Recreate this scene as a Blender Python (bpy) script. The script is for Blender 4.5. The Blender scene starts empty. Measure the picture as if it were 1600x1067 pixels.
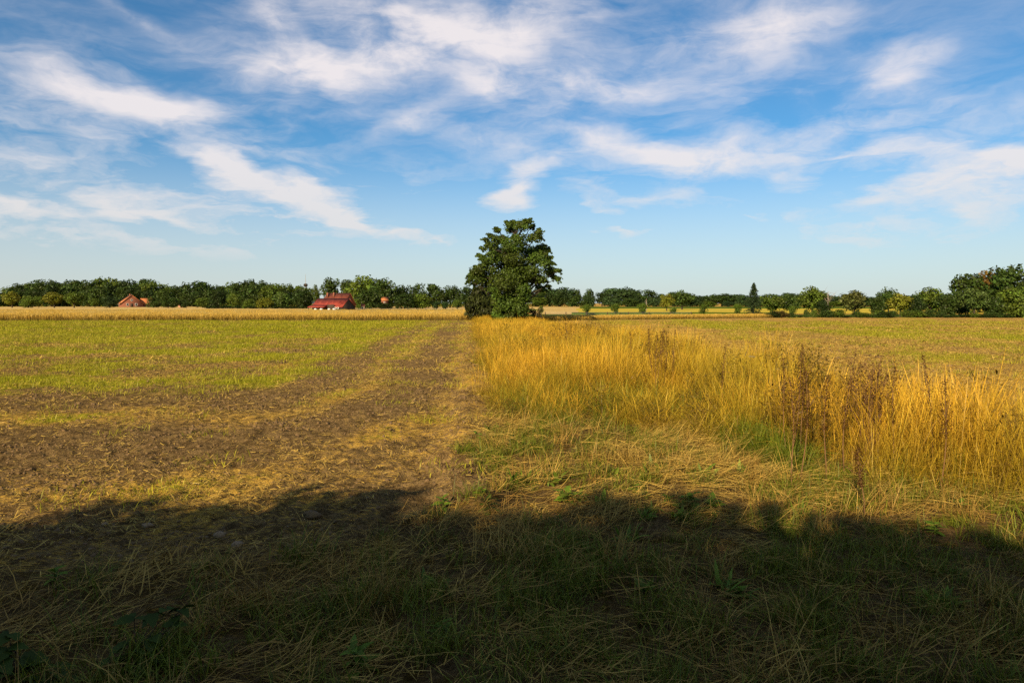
import bpy, math, random
import numpy as np

random.seed(7)
rng = np.random.default_rng(7)
PI = math.pi
scene = bpy.context.scene
COL = scene.collection

# ------------------------------------------------------------------ camera
EYE = 1.6
FPX = 1600 * 24.0 / 36.0
PITCH = math.atan((533.5 - 474.0) / FPX)
cam_data = bpy.data.cameras.new("camera")
cam_data.lens = 24.0
cam_data.sensor_width = 36.0
cam_data.clip_start = 0.05
cam_data.clip_end = 8000.0
cam = bpy.data.objects.new("camera", cam_data)
COL.objects.link(cam)
cam.location = (0, 0, EYE)
cam.rotation_euler = (PI / 2 - PITCH, 0, 0)
scene.camera = cam

# ------------------------------------------------------------------ light
SUN_EL = math.radians(25)
SUN_BACK_LEFT = math.radians(26)      # sun stands behind the viewer, to the left
SX, SY = -math.sin(SUN_BACK_LEFT), -math.cos(SUN_BACK_LEFT)
sun_data = bpy.data.lights.new("sun", 'SUN')
sun_data.energy = 5.0
sun_data.angle = math.radians(0.5)
sun_data.color = (1.0, 0.80, 0.50)
sun = bpy.data.objects.new("sun", sun_data)
COL.objects.link(sun)
sun.location = (-40, -40, 40)
from mathutils import Vector, Matrix
sun_dir = Vector((SX * math.cos(SUN_EL), SY * math.cos(SUN_EL), math.sin(SUN_EL)))
sun.rotation_euler = sun_dir.to_track_quat('Z', 'Y').to_euler()

scene.view_settings.view_transform = 'Standard'
scene.view_settings.look = 'None'
scene.view_settings.exposure = 0.75
scene.view_settings.gamma = 1.0
scene.view_settings.use_curve_mapping = False
scene.render.engine = 'CYCLES'
scene.cycles.max_bounces = 5
scene.cycles.diffuse_bounces = 3
scene.cycles.transparent_max_bounces = 4
scene.cycles.use_denoising = False
scene.cycles.sample_clamp_indirect = 4.0


def ray(px, py):
    """direction of a photograph pixel (1600 x 1067) in world space"""
    cx, cy = (px - 800.0) / FPX, (533.5 - py) / FPX
    c, s = math.cos(PITCH), math.sin(PITCH)
    return Vector((cx, c + cy * s, cy * c - s))


def at(px, py, Y):
    d = ray(px, py)
    return Vector((0, 0, EYE)) + d * (Y / d.y)


def on_ground(px, py):
    d = ray(px, py)
    t = -EYE / d.z
    return d.x * t, d.y * t


# ------------------------------------------------------------------ sky
world = bpy.data.worlds.new("World")
scene.world = world
world.use_nodes = True
wt = world.node_tree
wt.nodes.clear()


class NT:
    """small helper to write node graphs"""
    def __init__(self, tree):
        self.t = tree

    def n(self, kind, inputs=None, **props):
        nd = self.t.nodes.new(kind)
        for k, v in props.items():
            setattr(nd, k, v)
        for k, v in (inputs or {}).items():
            self.set(nd.inputs[k], v)
        return nd

    def set(self, sock, v):
        if isinstance(v, bpy.types.NodeSocket):
            self.t.links.new(v, sock)
        else:
            sock.default_value = v

    def m(self, op, a, b=0.0, c=0.0, clamp=False):
        nd = self.n('ShaderNodeMath', operation=op, use_clamp=clamp)
        for i, v in enumerate((a, b, c)):
            self.set(nd.inputs[i], v)
        return nd.outputs[0]

    def vm(self, op, a, b=(0, 0, 0), scale=None):
        nd = self.n('ShaderNodeVectorMath', operation=op)
        self.set(nd.inputs[0], a)
        self.set(nd.inputs[1], b)
        if scale is not None:
            self.set(nd.inputs['Scale'], scale)
        return nd.outputs[0]

    def noise(self, vec, scale, detail=4.0, rough=0.55, lac=2.0, dist=0.0, out='Fac'):
        nd = self.n('ShaderNodeTexNoise', {'Vector': vec, 'Scale': scale, 'Detail': detail,
                                           'Roughness': rough, 'Lacunarity': lac, 'Distortion': dist})
        return nd.outputs[out]

    def smooth(self, v, lo, hi, a=0.0, b=1.0):
        nd = self.n('ShaderNodeMapRange', {'Value': v, 'From Min': lo, 'From Max': hi,
                                           'To Min': a, 'To Max': b}, interpolation_type='SMOOTHSTEP')
        return nd.outputs[0]

    def mix(self, f, a, b, mode='MIX'):
        nd = self.n('ShaderNodeMix', data_type='RGBA', blend_type=mode)
        self.set(nd.inputs[0], f)
        self.set(nd.inputs[6], a)
        self.set(nd.inputs[7], b)
        return nd.outputs[2]


w = NT(wt)
tc = w.n('ShaderNodeTexCoord').outputs['Generated']
sky = w.n('ShaderNodeTexSky', sky_type='NISHITA', sun_disc=False, sun_elevation=SUN_EL,
          sun_rotation=math.atan2(SX, SY), altitude=50.0, air_density=1.0,
          dust_density=0.6, ozone_density=2.2)
sky_col = w.mix(1.0, sky.outputs[0], (0.55, 1.09, 1.38, 1), 'MULTIPLY')
sep = w.n('ShaderNodeSeparateXYZ', {0: tc})
sx, sy, sz = sep.outputs
az = w.m('ARCTAN2', sx, sy)
el = w.m('ARCSINE', sz)
ang = w.n('ShaderNodeCombineXYZ', {0: az, 1: el, 2: 0.0}).outputs[0]
# flow coordinates on a high flat layer, so wisps flatten towards the horizon
den = w.m('ADD', w.m('MAXIMUM', sz, 0.0), 0.16)
plane = w.n('ShaderNodeCombineXYZ', {0: w.m('DIVIDE', sx, den), 1: w.m('DIVIDE', sy, den), 2: 0.0}).outputs[0]
wa = w.noise(plane, 1.1, 3.0, 0.55, out='Color')
wb = w.noise(plane, 5.0, 3.0, 0.6, out='Color')
warp = w.vm('ADD', w.vm('SCALE', w.vm('SUBTRACT', wa, (.5, .5, .5)), scale=0.09),
            w.vm('SCALE', w.vm('SUBTRACT', wb, (.5, .5, .5)), scale=0.05))
ang_w = w.vm('ADD', ang, w.vm('MULTIPLY', warp, (1.0, 0.55, 0.0)))
STROKES = [  # px, py, half length, half width, slope in degrees (down to the right), weight
    (200, 150, 150, 34, 14, .85), (275, 165, 70, 24, 5, .6), (120, 125, 60, 20, 20, .4), (45, 133, 60, 14, 8, .45),
    (600, 85, 330, 95, 0, .38), (430, 112, 120, 38, 5, .7), (570, 105, 110, 40, -10, .5), (740, 75, 170, 60, -6, .7),
    (640, 22, 290, 46, 3, .5), (440, 45, 130, 22, 42, .45), (200, 20, 110, 16, 20, .4),
    (950, 145, 190, 28, 3, .65), (880, 120, 90, 25, -10, .3), (1170, 60, 130, 75, 10, .62), (1260, 25, 150, 40, -8, .5),
    (1395, 95, 60, 30, -12, .6), (1330, 150, 80, 26, 0, .35), (640, 190, 80, 20, -22, .55), (740, 215, 95, 19, 8, .55),
    (870, 245, 62, 16, -12, .7), (930, 212, 95, 28, 13, .75), (1010, 235, 80, 26, 16, .5), (1090, 250, 95, 42, -14, .9),
    (1220, 235, 190, 30, 0, .5), (1310, 235, 100, 26, 6, .45), (1490, 232, 95, 20, 14, .65),
    (345, 255, 70, 30, 40, .7), (410, 280, 100, 24, 14, .85), (475, 296, 52, 28, 10, .7), (190, 300, 160, 36, 10, .45),
    (215, 322, 70, 15, 10, .5), (545, 330, 40, 24, 20, .6), (620, 362, 120, 26, 14, .75), (690, 375, 60, 18, 5, .5),
    (810, 298, 56, 36, -48, 1.0), (945, 342, 80, 16, 28, .5), (930, 364, 50, 12, 0, .5), (1010, 362, 50, 8, 0, .4),
    (1180, 325, 66, 20, 8, .6), (1290, 365, 100, 26, 8, .55), (1260, 280, 90, 24, 5, .4), (1500, 320, 140, 55, -15, .55),
    (1550, 275, 80, 30, -10, .45), (1450, 372, 120, 24, 5, .35), (70, 362, 190, 34, 4, .7), (15, 312, 70, 20, 10, .6),
    (120, 400, 220, 26, 3, .4), (1585, 185, 55, 50, -30, .5), (400, 350, 110, 16, 5, .3), (420, 400, 200, 18, 0, .3),
    (1000, 318, 150, 14, -5, .35), (300, 345, 200, 14, 4, .3), (650, 420, 220, 12, 0, .28), (1100, 405, 220, 13, 0, .28), (1400, 298, 150, 18, -12, .4),
    (930, 300, 90, 12, 20, .3), (1350, 415, 220, 14, 0, .28), (1060, 345, 120, 10, 6, .3), (720, 300, 120, 12, 12, .25), (150, 430, 200, 10, 0, .25),
    (560, 240, 120, 20, 10, .25), (20, 240, 60, 25, 10, .4), (860, 20, 90, 26, 0, .3), (1500, 60, 120, 60, -20, .22),
    (520, 398, 60, 10, -8, .4), (1400, 130, 80, 20, -30, .3), (350, 395, 60, 14, 0, .4), (760, 140, 50, 45, 60, .35),
]
total = None
for px, py, a, b, s, wgt in STROKES:
    d = ray(px, py).normalized()
    wgt *= 1.35 if py > 258 else 1.0
    mp = w.n('ShaderNodeMapping', {'Vector': ang_w, 'Location': (math.atan2(d.x, d.y), math.asin(d.z), 0),
                                   'Rotation': (0, 0, math.radians(-s)), 'Scale': (1.25 * a / FPX, 1.35 * b / FPX, 1)},
             vector_type='TEXTURE')
    g = w.n('ShaderNodeTexGradient', {0: mp.outputs[0]}, gradient_type='SPHERICAL').outputs['Fac']
    total = w.m('MULTIPLY', g, wgt * .84) if total is None else w.m('MULTIPLY_ADD', g, wgt * .84, total)
# outside the frame the same kind of cirrus goes on
elsewhere = w.smooth(w.m('ABSOLUTE', az), 0.70, 1.0)
high = w.smooth(el, 0.50, 0.72)
outside = w.m('MAXIMUM', elsewhere, high)
fld = w.smooth(w.noise(plane, 0.9, 5.0, 0.55), 0.45, 0.75)
total = w.m('MULTIPLY_ADD', w.m('MULTIPLY', fld, 0.8), outside, total)
tex = w.n('ShaderNodeCombineXYZ', {0: az, 1: w.m('MULTIPLY', el, 1.5), 2: 0.0}).outputs[0]
texw = w.vm('ADD', tex, w.vm('SCALE', warp, scale=0.9))
rot1 = w.n('ShaderNodeMapping', {'Vector': texw, 'Rotation': (0, 0, math.radians(24)), 'Scale': (3.6, 8.5, 1)}).outputs[0]
rot2 = w.n('ShaderNodeMapping', {'Vector': texw, 'Rotation': (0, 0, math.radians(-34)), 'Scale': (4.0, 10.0, 1)}).outputs[0]
streak = w.noise(rot1, 1.5, 9.0, 0.62, dist=0.5)
streak2 = w.noise(rot2, 1.7, 9.0, 0.62, dist=0.6)
fib = w.m('ADD', w.m('MULTIPLY', streak, 0.55), w.m('MULTIPLY', streak2, 0.45))
puff = w.noise(texw, 9.0, 9.0, 0.6, dist=0.4)
grain = w.m('ADD', w.m('MULTIPLY', fib, 0.5), w.m('MULTIPLY', puff, 0.5))
body = w.m('MULTIPLY', total, w.smooth(grain, 0.31, 0.65, 0.28, 1.25))
veil = w.m('MULTIPLY', w.m('MULTIPLY_ADD', w.smooth(el, 0.34, 0.12), 0.9, 0.95), w.m('MULTIPLY', w.smooth(fib, 0.38, 0.70), w.smooth(w.noise(texw, 2.2, 4.0, .5), .36, .66, .14, .52)))
a1 = w.smooth(body, 0.02, 0.95, 0.0, 0.90)
alpha = w.m('SUBTRACT', 1.0, w.m('MULTIPLY', w.m('SUBTRACT', 1.0, a1), w.m('SUBTRACT', 1.0, veil)))
low = w.smooth(el, 0.0, 0.12)
alpha = w.m('MULTIPLY', alpha, w.m('MULTIPLY_ADD', low, 0.65, 0.35))
alpha = w.m('MAXIMUM', alpha, w.smooth(el, 0.0, 0.24, 0.66, 0.0))
alpha = w.m('MINIMUM', alpha, 0.88)
cloud_c = w.mix(w.smooth(el, 0.02, 0.3), (9.2, 8.9, 8.7, 1), (11.2, 10.3, 10.2, 1))
final = w.mix(alpha, sky_col, cloud_c)
bg = w.n('ShaderNodeBackground', {'Color': final, 'Strength': 0.0505})
wo = w.n('ShaderNodeOutputWorld', {'Surface': bg.outputs[0]})


# ------------------------------------------------------------------ numeric helpers
_tab = rng.random((256, 256))


def vnoise(x, y, seed=0):
    x = np.asarray(x, float) + seed * 17.31
    y = np.asarray(y, float) + seed * 9.77
    xi, yi = np.floor(x).astype(int), np.floor(y).astype(int)
    fx, fy = x - xi, y - yi
    fx, fy = fx * fx * (3 - 2 * fx), fy * fy * (3 - 2 * fy)
    a, b = _tab[xi & 255, yi & 255], _tab[(xi + 1) & 255, yi & 255]
    c, d = _tab[xi & 255, (yi + 1) & 255], _tab[(xi + 1) & 255, (yi + 1) & 255]
    return (a * (1 - fx) + b * fx) * (1 - fy) + (c * (1 - fx) + d * fx) * fy


def fbm(x, y, oct=4, seed=0, gain=0.5):
    s, amp, tot = 0.0, 1.0, 0.0
    for k in range(oct):
        s = s + amp * vnoise(np.asarray(x) * 2 ** k, np.asarray(y) * 2 ** k, seed + k * 3)
        tot += amp
        amp *= gain
    return s / tot


def sst(lo, hi, v):
    t = np.clip((np.asarray(v, float) - lo) / (hi - lo), 0, 1)
    return t * t * (3 - 2 * t)


def bump(v, c, wd):
    return np.exp(-((np.asarray(v, float) - c) / wd) ** 2)


# ------------------------------------------------------------------ lie of the land
STRIP_W = 5.5


def strip_u(x, y):                      # distance right of the strip's left edge
    return x + 0.061 * y - 0.32 + 0.40 * (vnoise(y * 0.40, y * 0 + 3.3) - .5) + .30 * (vnoise(y * 1.5, y * 0 + 5.1) - .5) + .14 * (vnoise(y * 4.1 + x, y * 0 + 6.7) - .5)


def verge_y(x):                         # far edge of the roadside verge
    x = np.asarray(x, float)
    return 4.25 + 1.15 * sst(-1.6, -0.2, x) + 0.5 * (vnoise(x * 1.3, x * 0 + 8.1) - .5)


def near_y(x):                          # near edge of the tall grass
    return np.interp(x, [-1, 0.0, 0.5, 1.2, 2.0, 2.5, 2.85, 3.3, 3.9, 8, 20],
                     [9.6, 9.2, 8.5, 8.1, 7.7, 6.9, 5.95, 5.6, 5.25, 4.9, 4.9])


def field_d(x, y):                      # distance into the left field, round its corner
    a = np.maximum(-strip_u(x, y), -2)
    b = 0.5 * (y - 4.3)
    R = 3.6
    r = R - np.hypot(np.maximum(R - a, 0), np.maximum(R - b, 0))
    return np.where((a < R) & (b < R), r, np.minimum(a, b))


def zone_strip(x, y):
    u = strip_u(x, y)
    return (u > 0) & (u < STRIP_W) | (y < verge_y(x)) | ((y < near_y(x)) & (u > 0))


def zones(x, y):
    """green, straw share of the two fields"""
    x = np.asarray(x, float)
    y = np.asarray(y, float)
    u = strip_u(x, y)
    left = u < STRIP_W * 0.5
    d = field_d(x, y)
    n1 = fbm(x * .35, y * .35, 3, 5)
    n2 = fbm(x * .9, y * .9, 3, 11)
    row = fbm(d * 1.1 + n1 * .6, (y - x) * .07, 3, 15)
    dl = d + (n1 - .5) * 2.2 + (n2 - .5) * 1.4
    db = d + (n1 - .5) * .5
    light = np.clip(bump(db, .7, .3) + bump(db, 2.6, .36) + bump(db, 4.7, .4), 0, 1)
    dark = np.clip(bump(db, 1.65, .42) + bump(db, 3.65, .40), 0, 1)
    patch = sst(.30, .62, .55 * row + .45 * n2)
    gl = .86 * sst(1.8, 7.0, dl) * (0.12 + 1.1 * patch) + .30 * light * n2 * 1.6 - .30 * dark + .16 * sst(0.55, 0.75, n2)
    sl = .34 + .60 * light * (.4 + n2) + .3 * bump(d, 0.1, .3) + .4 * sst(2, 5, dl) * (1 - patch) + .3 * sst(.52, .75, n2) - .14 * dark
    e = u - STRIP_W
    er = e + (n1 - .5) * 6
    gr = sst(2.5, 10.0, er) * (0.06 + .62 * sst(.36, .70, fbm(e * .5, y * .12, 3, 19)))
    sr = .95 - .20 * sst(2, 12, er) + .2 * n2
    g = np.where(left, gl, gr)
    s = np.where(left, sl, sr)
    return np.clip(g, 0, 1), np.clip(s, 0, 1)


def ground_h(x, y):
    x = np.asarray(x, float)
    y = np.asarray(y, float)
    near = 1 - sst(14, 45, np.hypot(x, y))
    u = strip_u(x, y)
    h = 0.10 * (fbm(x * .22, y * .22, 2, 21) - .5) * near
    soil = sst(-0.2, 0.6, y - verge_y(x)) * (1 - sst(-0.25, 0.15, u))
    rough = fbm(x * 6.5, y * 6.5, 4, 31, .75) - .5
    lump = np.abs(fbm(x * 2.2, y * 2.2, 3, 41) - .5)
    h = h + near * soil * (0.085 * rough + 0.06 * lump)
    h = h + near * (1 - soil) * 0.07 * (fbm(x * 2.1, y * 2.1, 3, 51) - .5)
    # ridge of thrown up soil where the field meets the verge
    h = h + 0.10 * bump(y - 0.12 * x, 5.55, .42) * bump(x, -1.5, 1.1) * (0.4 + 1.2 * fbm(x * 1.5, y * 1.5, 2, 61))
    # furrow and crumbly lip beside the strip
    h = h + near * 0.10 * bump(u, -.35, .22) * (fbm(x * 3, y * 3, 3, 71)) - near * 0.05 * bump(u, -.8, .25)
    # tyre marks near the corner
    v = (y - 7.0) - 0.5 * (x + 0.6)
    h = h + 0.03 * np.sin(v * 26) * bump(x, -.75, .35) * bump(y, 6.9, .7)
    # the strip stands a little proud
    h = h + near * .10 * sst(0.1, 1.2, u) * (1 - sst(STRIP_W - 1, STRIP_W, u)) * sst(5, 7, y)
    return h


# ------------------------------------------------------------------ mesh + tag helpers
def mesh_from(name, V, F, mats=(), smooth=False, attrs=None):
    """V (n,3); F list of index arrays (k, nverts)"""
    me = bpy.data.meshes.new(name)
    V = np.asarray(V, np.float32)
    Fs = F if isinstance(F, list) else [F]
    Fs = [np.asarray(f, np.int32) for f in Fs if len(f)]
    me.vertices.add(len(V))
    me.vertices.foreach_set('co', V.ravel())
    nl = sum(f.size for f in Fs)
    npoly = sum(len(f) for f in Fs)
    if npoly:
        me.loops.add(nl)
        me.polygons.add(npoly)
        me.loops.foreach_set('vertex_index', np.concatenate([f.ravel() for f in Fs]))
        tot = np.concatenate([np.full(len(f), f.shape[1], np.int32) for f in Fs])
        start = np.concatenate([[0], np.cumsum(tot)[:-1]]).astype(np.int32)
        me.polygons.foreach_set('loop_start', start)
        me.polygons.foreach_set('loop_total', tot)
        if smooth:
            me.polygons.foreach_set('use_smooth', np.ones(npoly, bool))
    for k, a in (attrs or {}).items():
        a = np.asarray(a, np.float32)
        if a.ndim == 1:
            at_ = me.attributes.new(k, 'FLOAT', 'POINT')
            at_.data.foreach_set('value', a)
        else:
            at_ = me.attributes.new(k, 'FLOAT_VECTOR', 'POINT')
            at_.data.foreach_set('vector', a.ravel())
    me.update(calc_edges=True)
    for m in mats:
        me.materials.append(m)
    return me


def link(name, me, parent=None, loc=(0, 0, 0)):
    o = bpy.data.objects.new(name, me)
    COL.objects.link(o)
    o.location = loc
    if parent:
        o.parent = parent
    return o


def tag(o, label=None, cat=None, group=None, kind=None):
    if label:
        o['label'] = label
    if cat:
        o['category'] = cat
    if group:
        o['group'] = group
    if kind:
        o['kind'] = kind
    return o


def thing(name, loc, label, cat, group=None, rotz=0):
    o = link(name, None, loc=loc)
    o.rotation_euler = (0, 0, rotz)
    o.empty_display_size = 0.2
    return tag(o, label, cat, group)


# ------------------------------------------------------------------ materials
def new_mat(name):
    m = bpy.data.materials.new(name)
    m.use_nodes = True
    m.node_tree.nodes.clear()
    return m, NT(m.node_tree)


def out(t, shader, disp=None):
    o = t.n('ShaderNodeOutputMaterial', {'Surface': shader})
    if disp is not None:
        t.set(o.inputs['Displacement'], disp)


def c4(c):
    return (c[0], c[1], c[2], 1.0)


def grass_material(name, base, tip, alt, transl=0.25, patch=0.35, alt_amt=1.0, gloss=0.015):
    """base and tip colours along the blade (h), alt colour by tint of the clump and the blade"""
    m, t = new_mat(name)
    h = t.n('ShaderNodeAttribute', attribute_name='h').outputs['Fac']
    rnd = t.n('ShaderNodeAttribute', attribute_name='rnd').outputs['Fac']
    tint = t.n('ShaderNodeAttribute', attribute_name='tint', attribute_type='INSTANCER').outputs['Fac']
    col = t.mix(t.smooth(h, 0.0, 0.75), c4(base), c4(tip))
    f = t.m('MULTIPLY', t.m('ADD', t.m('MULTIPLY', tint, 0.75), t.m('MULTIPLY', rnd, 0.45)), alt_amt, clamp=True)
    col = t.mix(f, col, c4(alt))
    val = t.m('MULTIPLY_ADD', rnd, 2 * patch, 1.0 - patch)
    hs = t.n('ShaderNodeHueSaturation', {'Value': val, 'Color': col})
    d = t.n('ShaderNodeBsdfDiffuse', {'Color': hs.outputs[0]})
    tr = t.n('ShaderNodeBsdfTranslucent', {'Color': hs.outputs[0]})
    s = t.n('ShaderNodeMixShader', {0: transl, 1: d.outputs[0], 2: tr.outputs[0]})
    g = t.n('ShaderNodeBsdfGlossy', {'Color': (1, .95, .85, 1), 'Roughness': 0.45})
    s2 = t.n('ShaderNodeMixShader', {0: gloss, 1: s.outputs[0], 2: g.outputs[0]})
    out(t, s2.outputs[0])
    return m


def leaf_material(name, vary=0.5, transl=0.22):
    """leaves take the tree's own colour (object colour) with leaf to leaf variation"""
    m, t = new_mat(name)
    oc = t.n('ShaderNodeObjectInfo')
    rnd = t.n('ShaderNodeAttribute', attribute_name='rnd').outputs['Fac']
    clump = t.n('ShaderNodeAttribute', attribute_name='clump').outputs['Fac']
    hue = t.m('ADD', 0.478, t.m('MULTIPLY', clump, 0.044))
    val = t.m('MULTIPLY', t.m('MULTIPLY_ADD', rnd, 2 * vary, 1 - vary), t.m('MULTIPLY_ADD', clump, 0.7, 0.65))
    hs = t.n('ShaderNodeHueSaturation', {'Hue': hue, 'Value': val, 'Color': oc.outputs['Color']})
    d = t.n('ShaderNodeBsdfDiffuse', {'Color': hs.outputs[0]})
    tr = t.n('ShaderNodeBsdfTranslucent', {'Color': hs.outputs[0]})
    s = t.n('ShaderNodeMixShader', {0: transl, 1: d.outputs[0], 2: tr.outputs[0]})
    g = t.n('ShaderNodeBsdfGlossy', {'Color': (1, 1, 1, 1), 'Roughness': 0.5})
    s2 = t.n('ShaderNodeMixShader', {0: 0.01, 1: s.outputs[0], 2: g.outputs[0]})
    out(t, s2.outputs[0])
    return m


def plain_material(name, col, var=0.25, scale=6.0, rough=0.8, col2=None, bump_s=0.0):
    m, t = new_mat(name)
    p = t.n('ShaderNodeTexCoord').outputs['Object']
    n = t.noise(p, scale, 5.0, 0.6)
    c = t.mix(t.smooth(n, 0.3, 0.7), c4([v * (1 - var) for v in col]), c4(col2 or [min(1, v * (1 + var)) for v in col]))
    b = t.n('ShaderNodeBsdfPrincipled', {'Base Color': c, 'Roughness': rough})
    b.inputs['Specular IOR Level'].default_value = 0.25
    if bump_s:
        bp = t.n('ShaderNodeBump', {'Height': n, 'Strength': bump_s, 'Distance': 0.03})
        t.set(b.inputs['Normal'], bp.outputs[0])
    out(t, b.outputs[0])
    return m


SOIL = (0.225, 0.147, 0.062)
SOIL_D = (0.085, 0.053, 0.022)
STRAW = (0.54, 0.33, 0.06)
GREEN = (0.16, 0.185, 0.010)


def ground_material(name, kind):
    m, t = new_mat(name)
    p = t.n('ShaderNodeNewGeometry').outputs['Position']
    fine = t.noise(p, 38.0, 5.0, 0.65)
    mid = t.noise(p, 7.0, 5.0, 0.6)
    broad = t.noise(p, 0.7, 4.0, 0.6)
    # elongated crumbs and straws, two crossing directions
    s1 = t.noise(t.n('ShaderNodeMapping', {'Vector': p, 'Rotation': (0, 0, .5), 'Scale': (9, 55, 9)}).outputs[0], 1.0, 3.0, .6)
    s2 = t.noise(t.n('ShaderNodeMapping', {'Vector': p, 'Rotation': (0, 0, -.7), 'Scale': (10, 60, 10)}).outputs[0], 1.0, 3.0, .6)
    straws = t.m('MAXIMUM', s1, s2)
    zg = t.n('ShaderNodeAttribute', attribute_name='green').outputs['Fac']
    zs = t.n('ShaderNodeAttribute', attribute_name='straw').outputs['Fac']
    soil = t.mix(t.smooth(t.m('ADD', t.m('MULTIPLY', fine, .5), t.m('MULTIPLY', mid, .5)), .40, .60), c4(SOIL_D), c4(SOIL))
    if kind == 'verge':
        soil = t.mix(t.smooth(mid, .4, .65), soil, (0.07, 0.042, 0.012, 1))  # verge soil darkened in patches to deepen the shade there
    thr = t.m('MULTIPLY_ADD', zs, -0.26, 0.80)
    thr = t.m('ADD', thr, t.m('MULTIPLY', t.m('SUBTRACT', broad, .5), -.15))
    sf = t.n('ShaderNodeMapRange', {'Value': t.m('ADD', straws, t.m('MULTIPLY', t.m('SUBTRACT', mid, .5), .35)),
                                    'From Min': t.m('SUBTRACT', thr, .07), 'From Max': t.m('ADD', thr, .07)}).outputs[0]
    col = t.mix(sf, soil, t.mix(fine, c4([v * .75 for v in STRAW]), c4(STRAW)))
    gt = t.m('MULTIPLY_ADD', zg, -0.55, 0.86)
    gn = t.m('ADD', t.m('MULTIPLY', t.noise(p, 16.0, 4.0, .65), .62), t.m('MULTIPLY', broad, .38))
    gf = t.n('ShaderNodeMapRange', {'Value': gn, 'From Min': t.m('SUBTRACT', gt, .10), 'From Max': t.m('ADD', gt, .10)}).outputs[0]
    col = t.mix(gf, col, t.mix(mid, c4(GREEN), (0.30, 0.26, 0.018, 1)))
    b = t.n('ShaderNodeBsdfDiffuse', {'Color': col, 'Roughness': 0.5})
    bp = t.n('ShaderNodeBump', {'Height': t.m('ADD', fine, t.m('MULTIPLY', straws, .6)), 'Strength': 1.0, 'Distance': 0.04})
    t.set(b.inputs['Normal'], bp.outputs[0])
    out(t, b.outputs[0])
    return m


# ------------------------------------------------------------------ ground: one polar sheet split by use
def build_ground():
    r = [0.02, 0.6, 1.2, 1.7, 2.1]
    while r[-1] < 6000:
        d = r[-1]
        r.append(d + max(0.020, d * d / 900.0 * 0.55) if d < 40 else d * 1.08)
    r = np.array(r)
    fine = np.linspace(-43, 43, 560)
    coarse = np.linspace(43, 317, 60)[1:-1]
    th = np.radians(np.concatenate([fine, coarse]))
    nr, nt = len(r), len(th)
    R, T = np.meshgrid(r, th, indexing='ij')
    X, Y = R * np.sin(T), R * np.cos(T)
    Z = ground_h(X, Y)
    V = np.stack([X, Y, Z], -1).reshape(-1, 3)
    idx = np.arange(nr * nt).reshape(nr, nt)
    nxt = np.roll(idx, -1, axis=1)
    F = np.stack([idx[:-1], idx[1:], nxt[1:], nxt[:-1]], -1).reshape(-1, 4)[:, ::-1]
    cx, cy = V[F, 0].mean(1), V[F, 1].mean(1)
    u = strip_u(cx, cy)
    verge = zone_strip(cx, cy)
    left = ~verge & (u <= 0)
    right = ~verge & (u > 0)
    g, s = zones(V[:, 0], V[:, 1])
    for nm, mask, kind, lab in (('left_field', left, 'field', None), ('right_field', right, 'field', None), ('grass_verge', verge, 'verge', None)):
        f = F[mask]
        used, inv = np.unique(f, return_inverse=True)
        vv = V[used]
        gg, ss = g[used], s[used]
        if kind == 'verge':
            gg, ss = gg * 0 + .30, ss * 0 + .35
        me = mesh_from(nm, vv, inv.reshape(-1, 4), [ground_material(nm + '_earth', kind)], True, {'green': gg, 'straw': ss})
        tag(link(nm, me), kind='structure')


build_ground()


# ------------------------------------------------------------------ scattering
def ribbons(P, head, lean, length, width, curve, segs=3, prof=None, twist=None):
    """flat tapering blades; returns verts, quads, h, per blade index"""
    n = len(P)
    head, lean, length, width, curve = [np.broadcast_to(np.asarray(v, float), (n,)) for v in (head, lean, length, width, curve)]
    tw = twist if twist is not None else rng.uniform(-PI, PI, n)
    prof = np.asarray(prof if prof is not None else np.linspace(1, .12, segs + 1))
    hx, hy = np.cos(head), np.sin(head)
    pos = np.array(P, float)
    wdir = np.stack([-hy * np.cos(tw) + hx * np.sin(tw) * .6, hx * np.cos(tw) + hy * np.sin(tw) * .6, np.sin(tw) * .5], -1)
    wdir /= np.linalg.norm(wdir, axis=1, keepdims=True)
    rows = []
    for k in range(segs + 1):
        hw = (width * prof[k] * .5)[:, None]
        rows.append(np.stack([pos - wdir * hw, pos + wdir * hw], 1))
        a = lean + curve * (k + .5) / segs
        st = (length / segs)[:, None]
        pos = pos + st * np.stack([hx * np.sin(a), hy * np.sin(a), np.cos(a)], -1)
    V = np.stack(rows, 1)                                   # n, segs+1, 2, 3
    base = (np.arange(n) * (segs + 1) * 2)[:, None]
    q = []
    for k in range(segs):
        q.append(np.stack([base[:, 0] + 2 * k, base[:, 0] + 2 * k + 1, base[:, 0] + 2 * k + 3, base[:, 0] + 2 * k + 2], -1))
    F = np.concatenate(q)
    h = np.tile(np.repeat(np.linspace(0, 1, segs + 1), 2), n)
    rnd = np.repeat(rng.random(n), (segs + 1) * 2)
    return V.reshape(-1, 3), F, h, rnd


def join(parts):
    V, F, H, R, o = [], [], [], [], 0
    for v, f, h, r in parts:
        V.append(v)
        F.append(f + o)
        H.append(h)
        R.append(r)
        o += len(v)
    return np.concatenate(V), np.concatenate(F), np.concatenate(H), np.concatenate(R)


def proto(name, parts, mat):
    V, F, H, R = join(parts)
    me = mesh_from(name, V, F, [mat], False, {'h': H, 'rnd': R})
    return bpy.data.objects.new(name, me)


def disc(n, r, z=0.0):
    a, q = rng.uniform(0, 2 * PI, n), r * np.sqrt(rng.random(n))
    return np.stack([q * np.cos(a), q * np.sin(a), np.full(n, z)], -1)


_gn = {}


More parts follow.
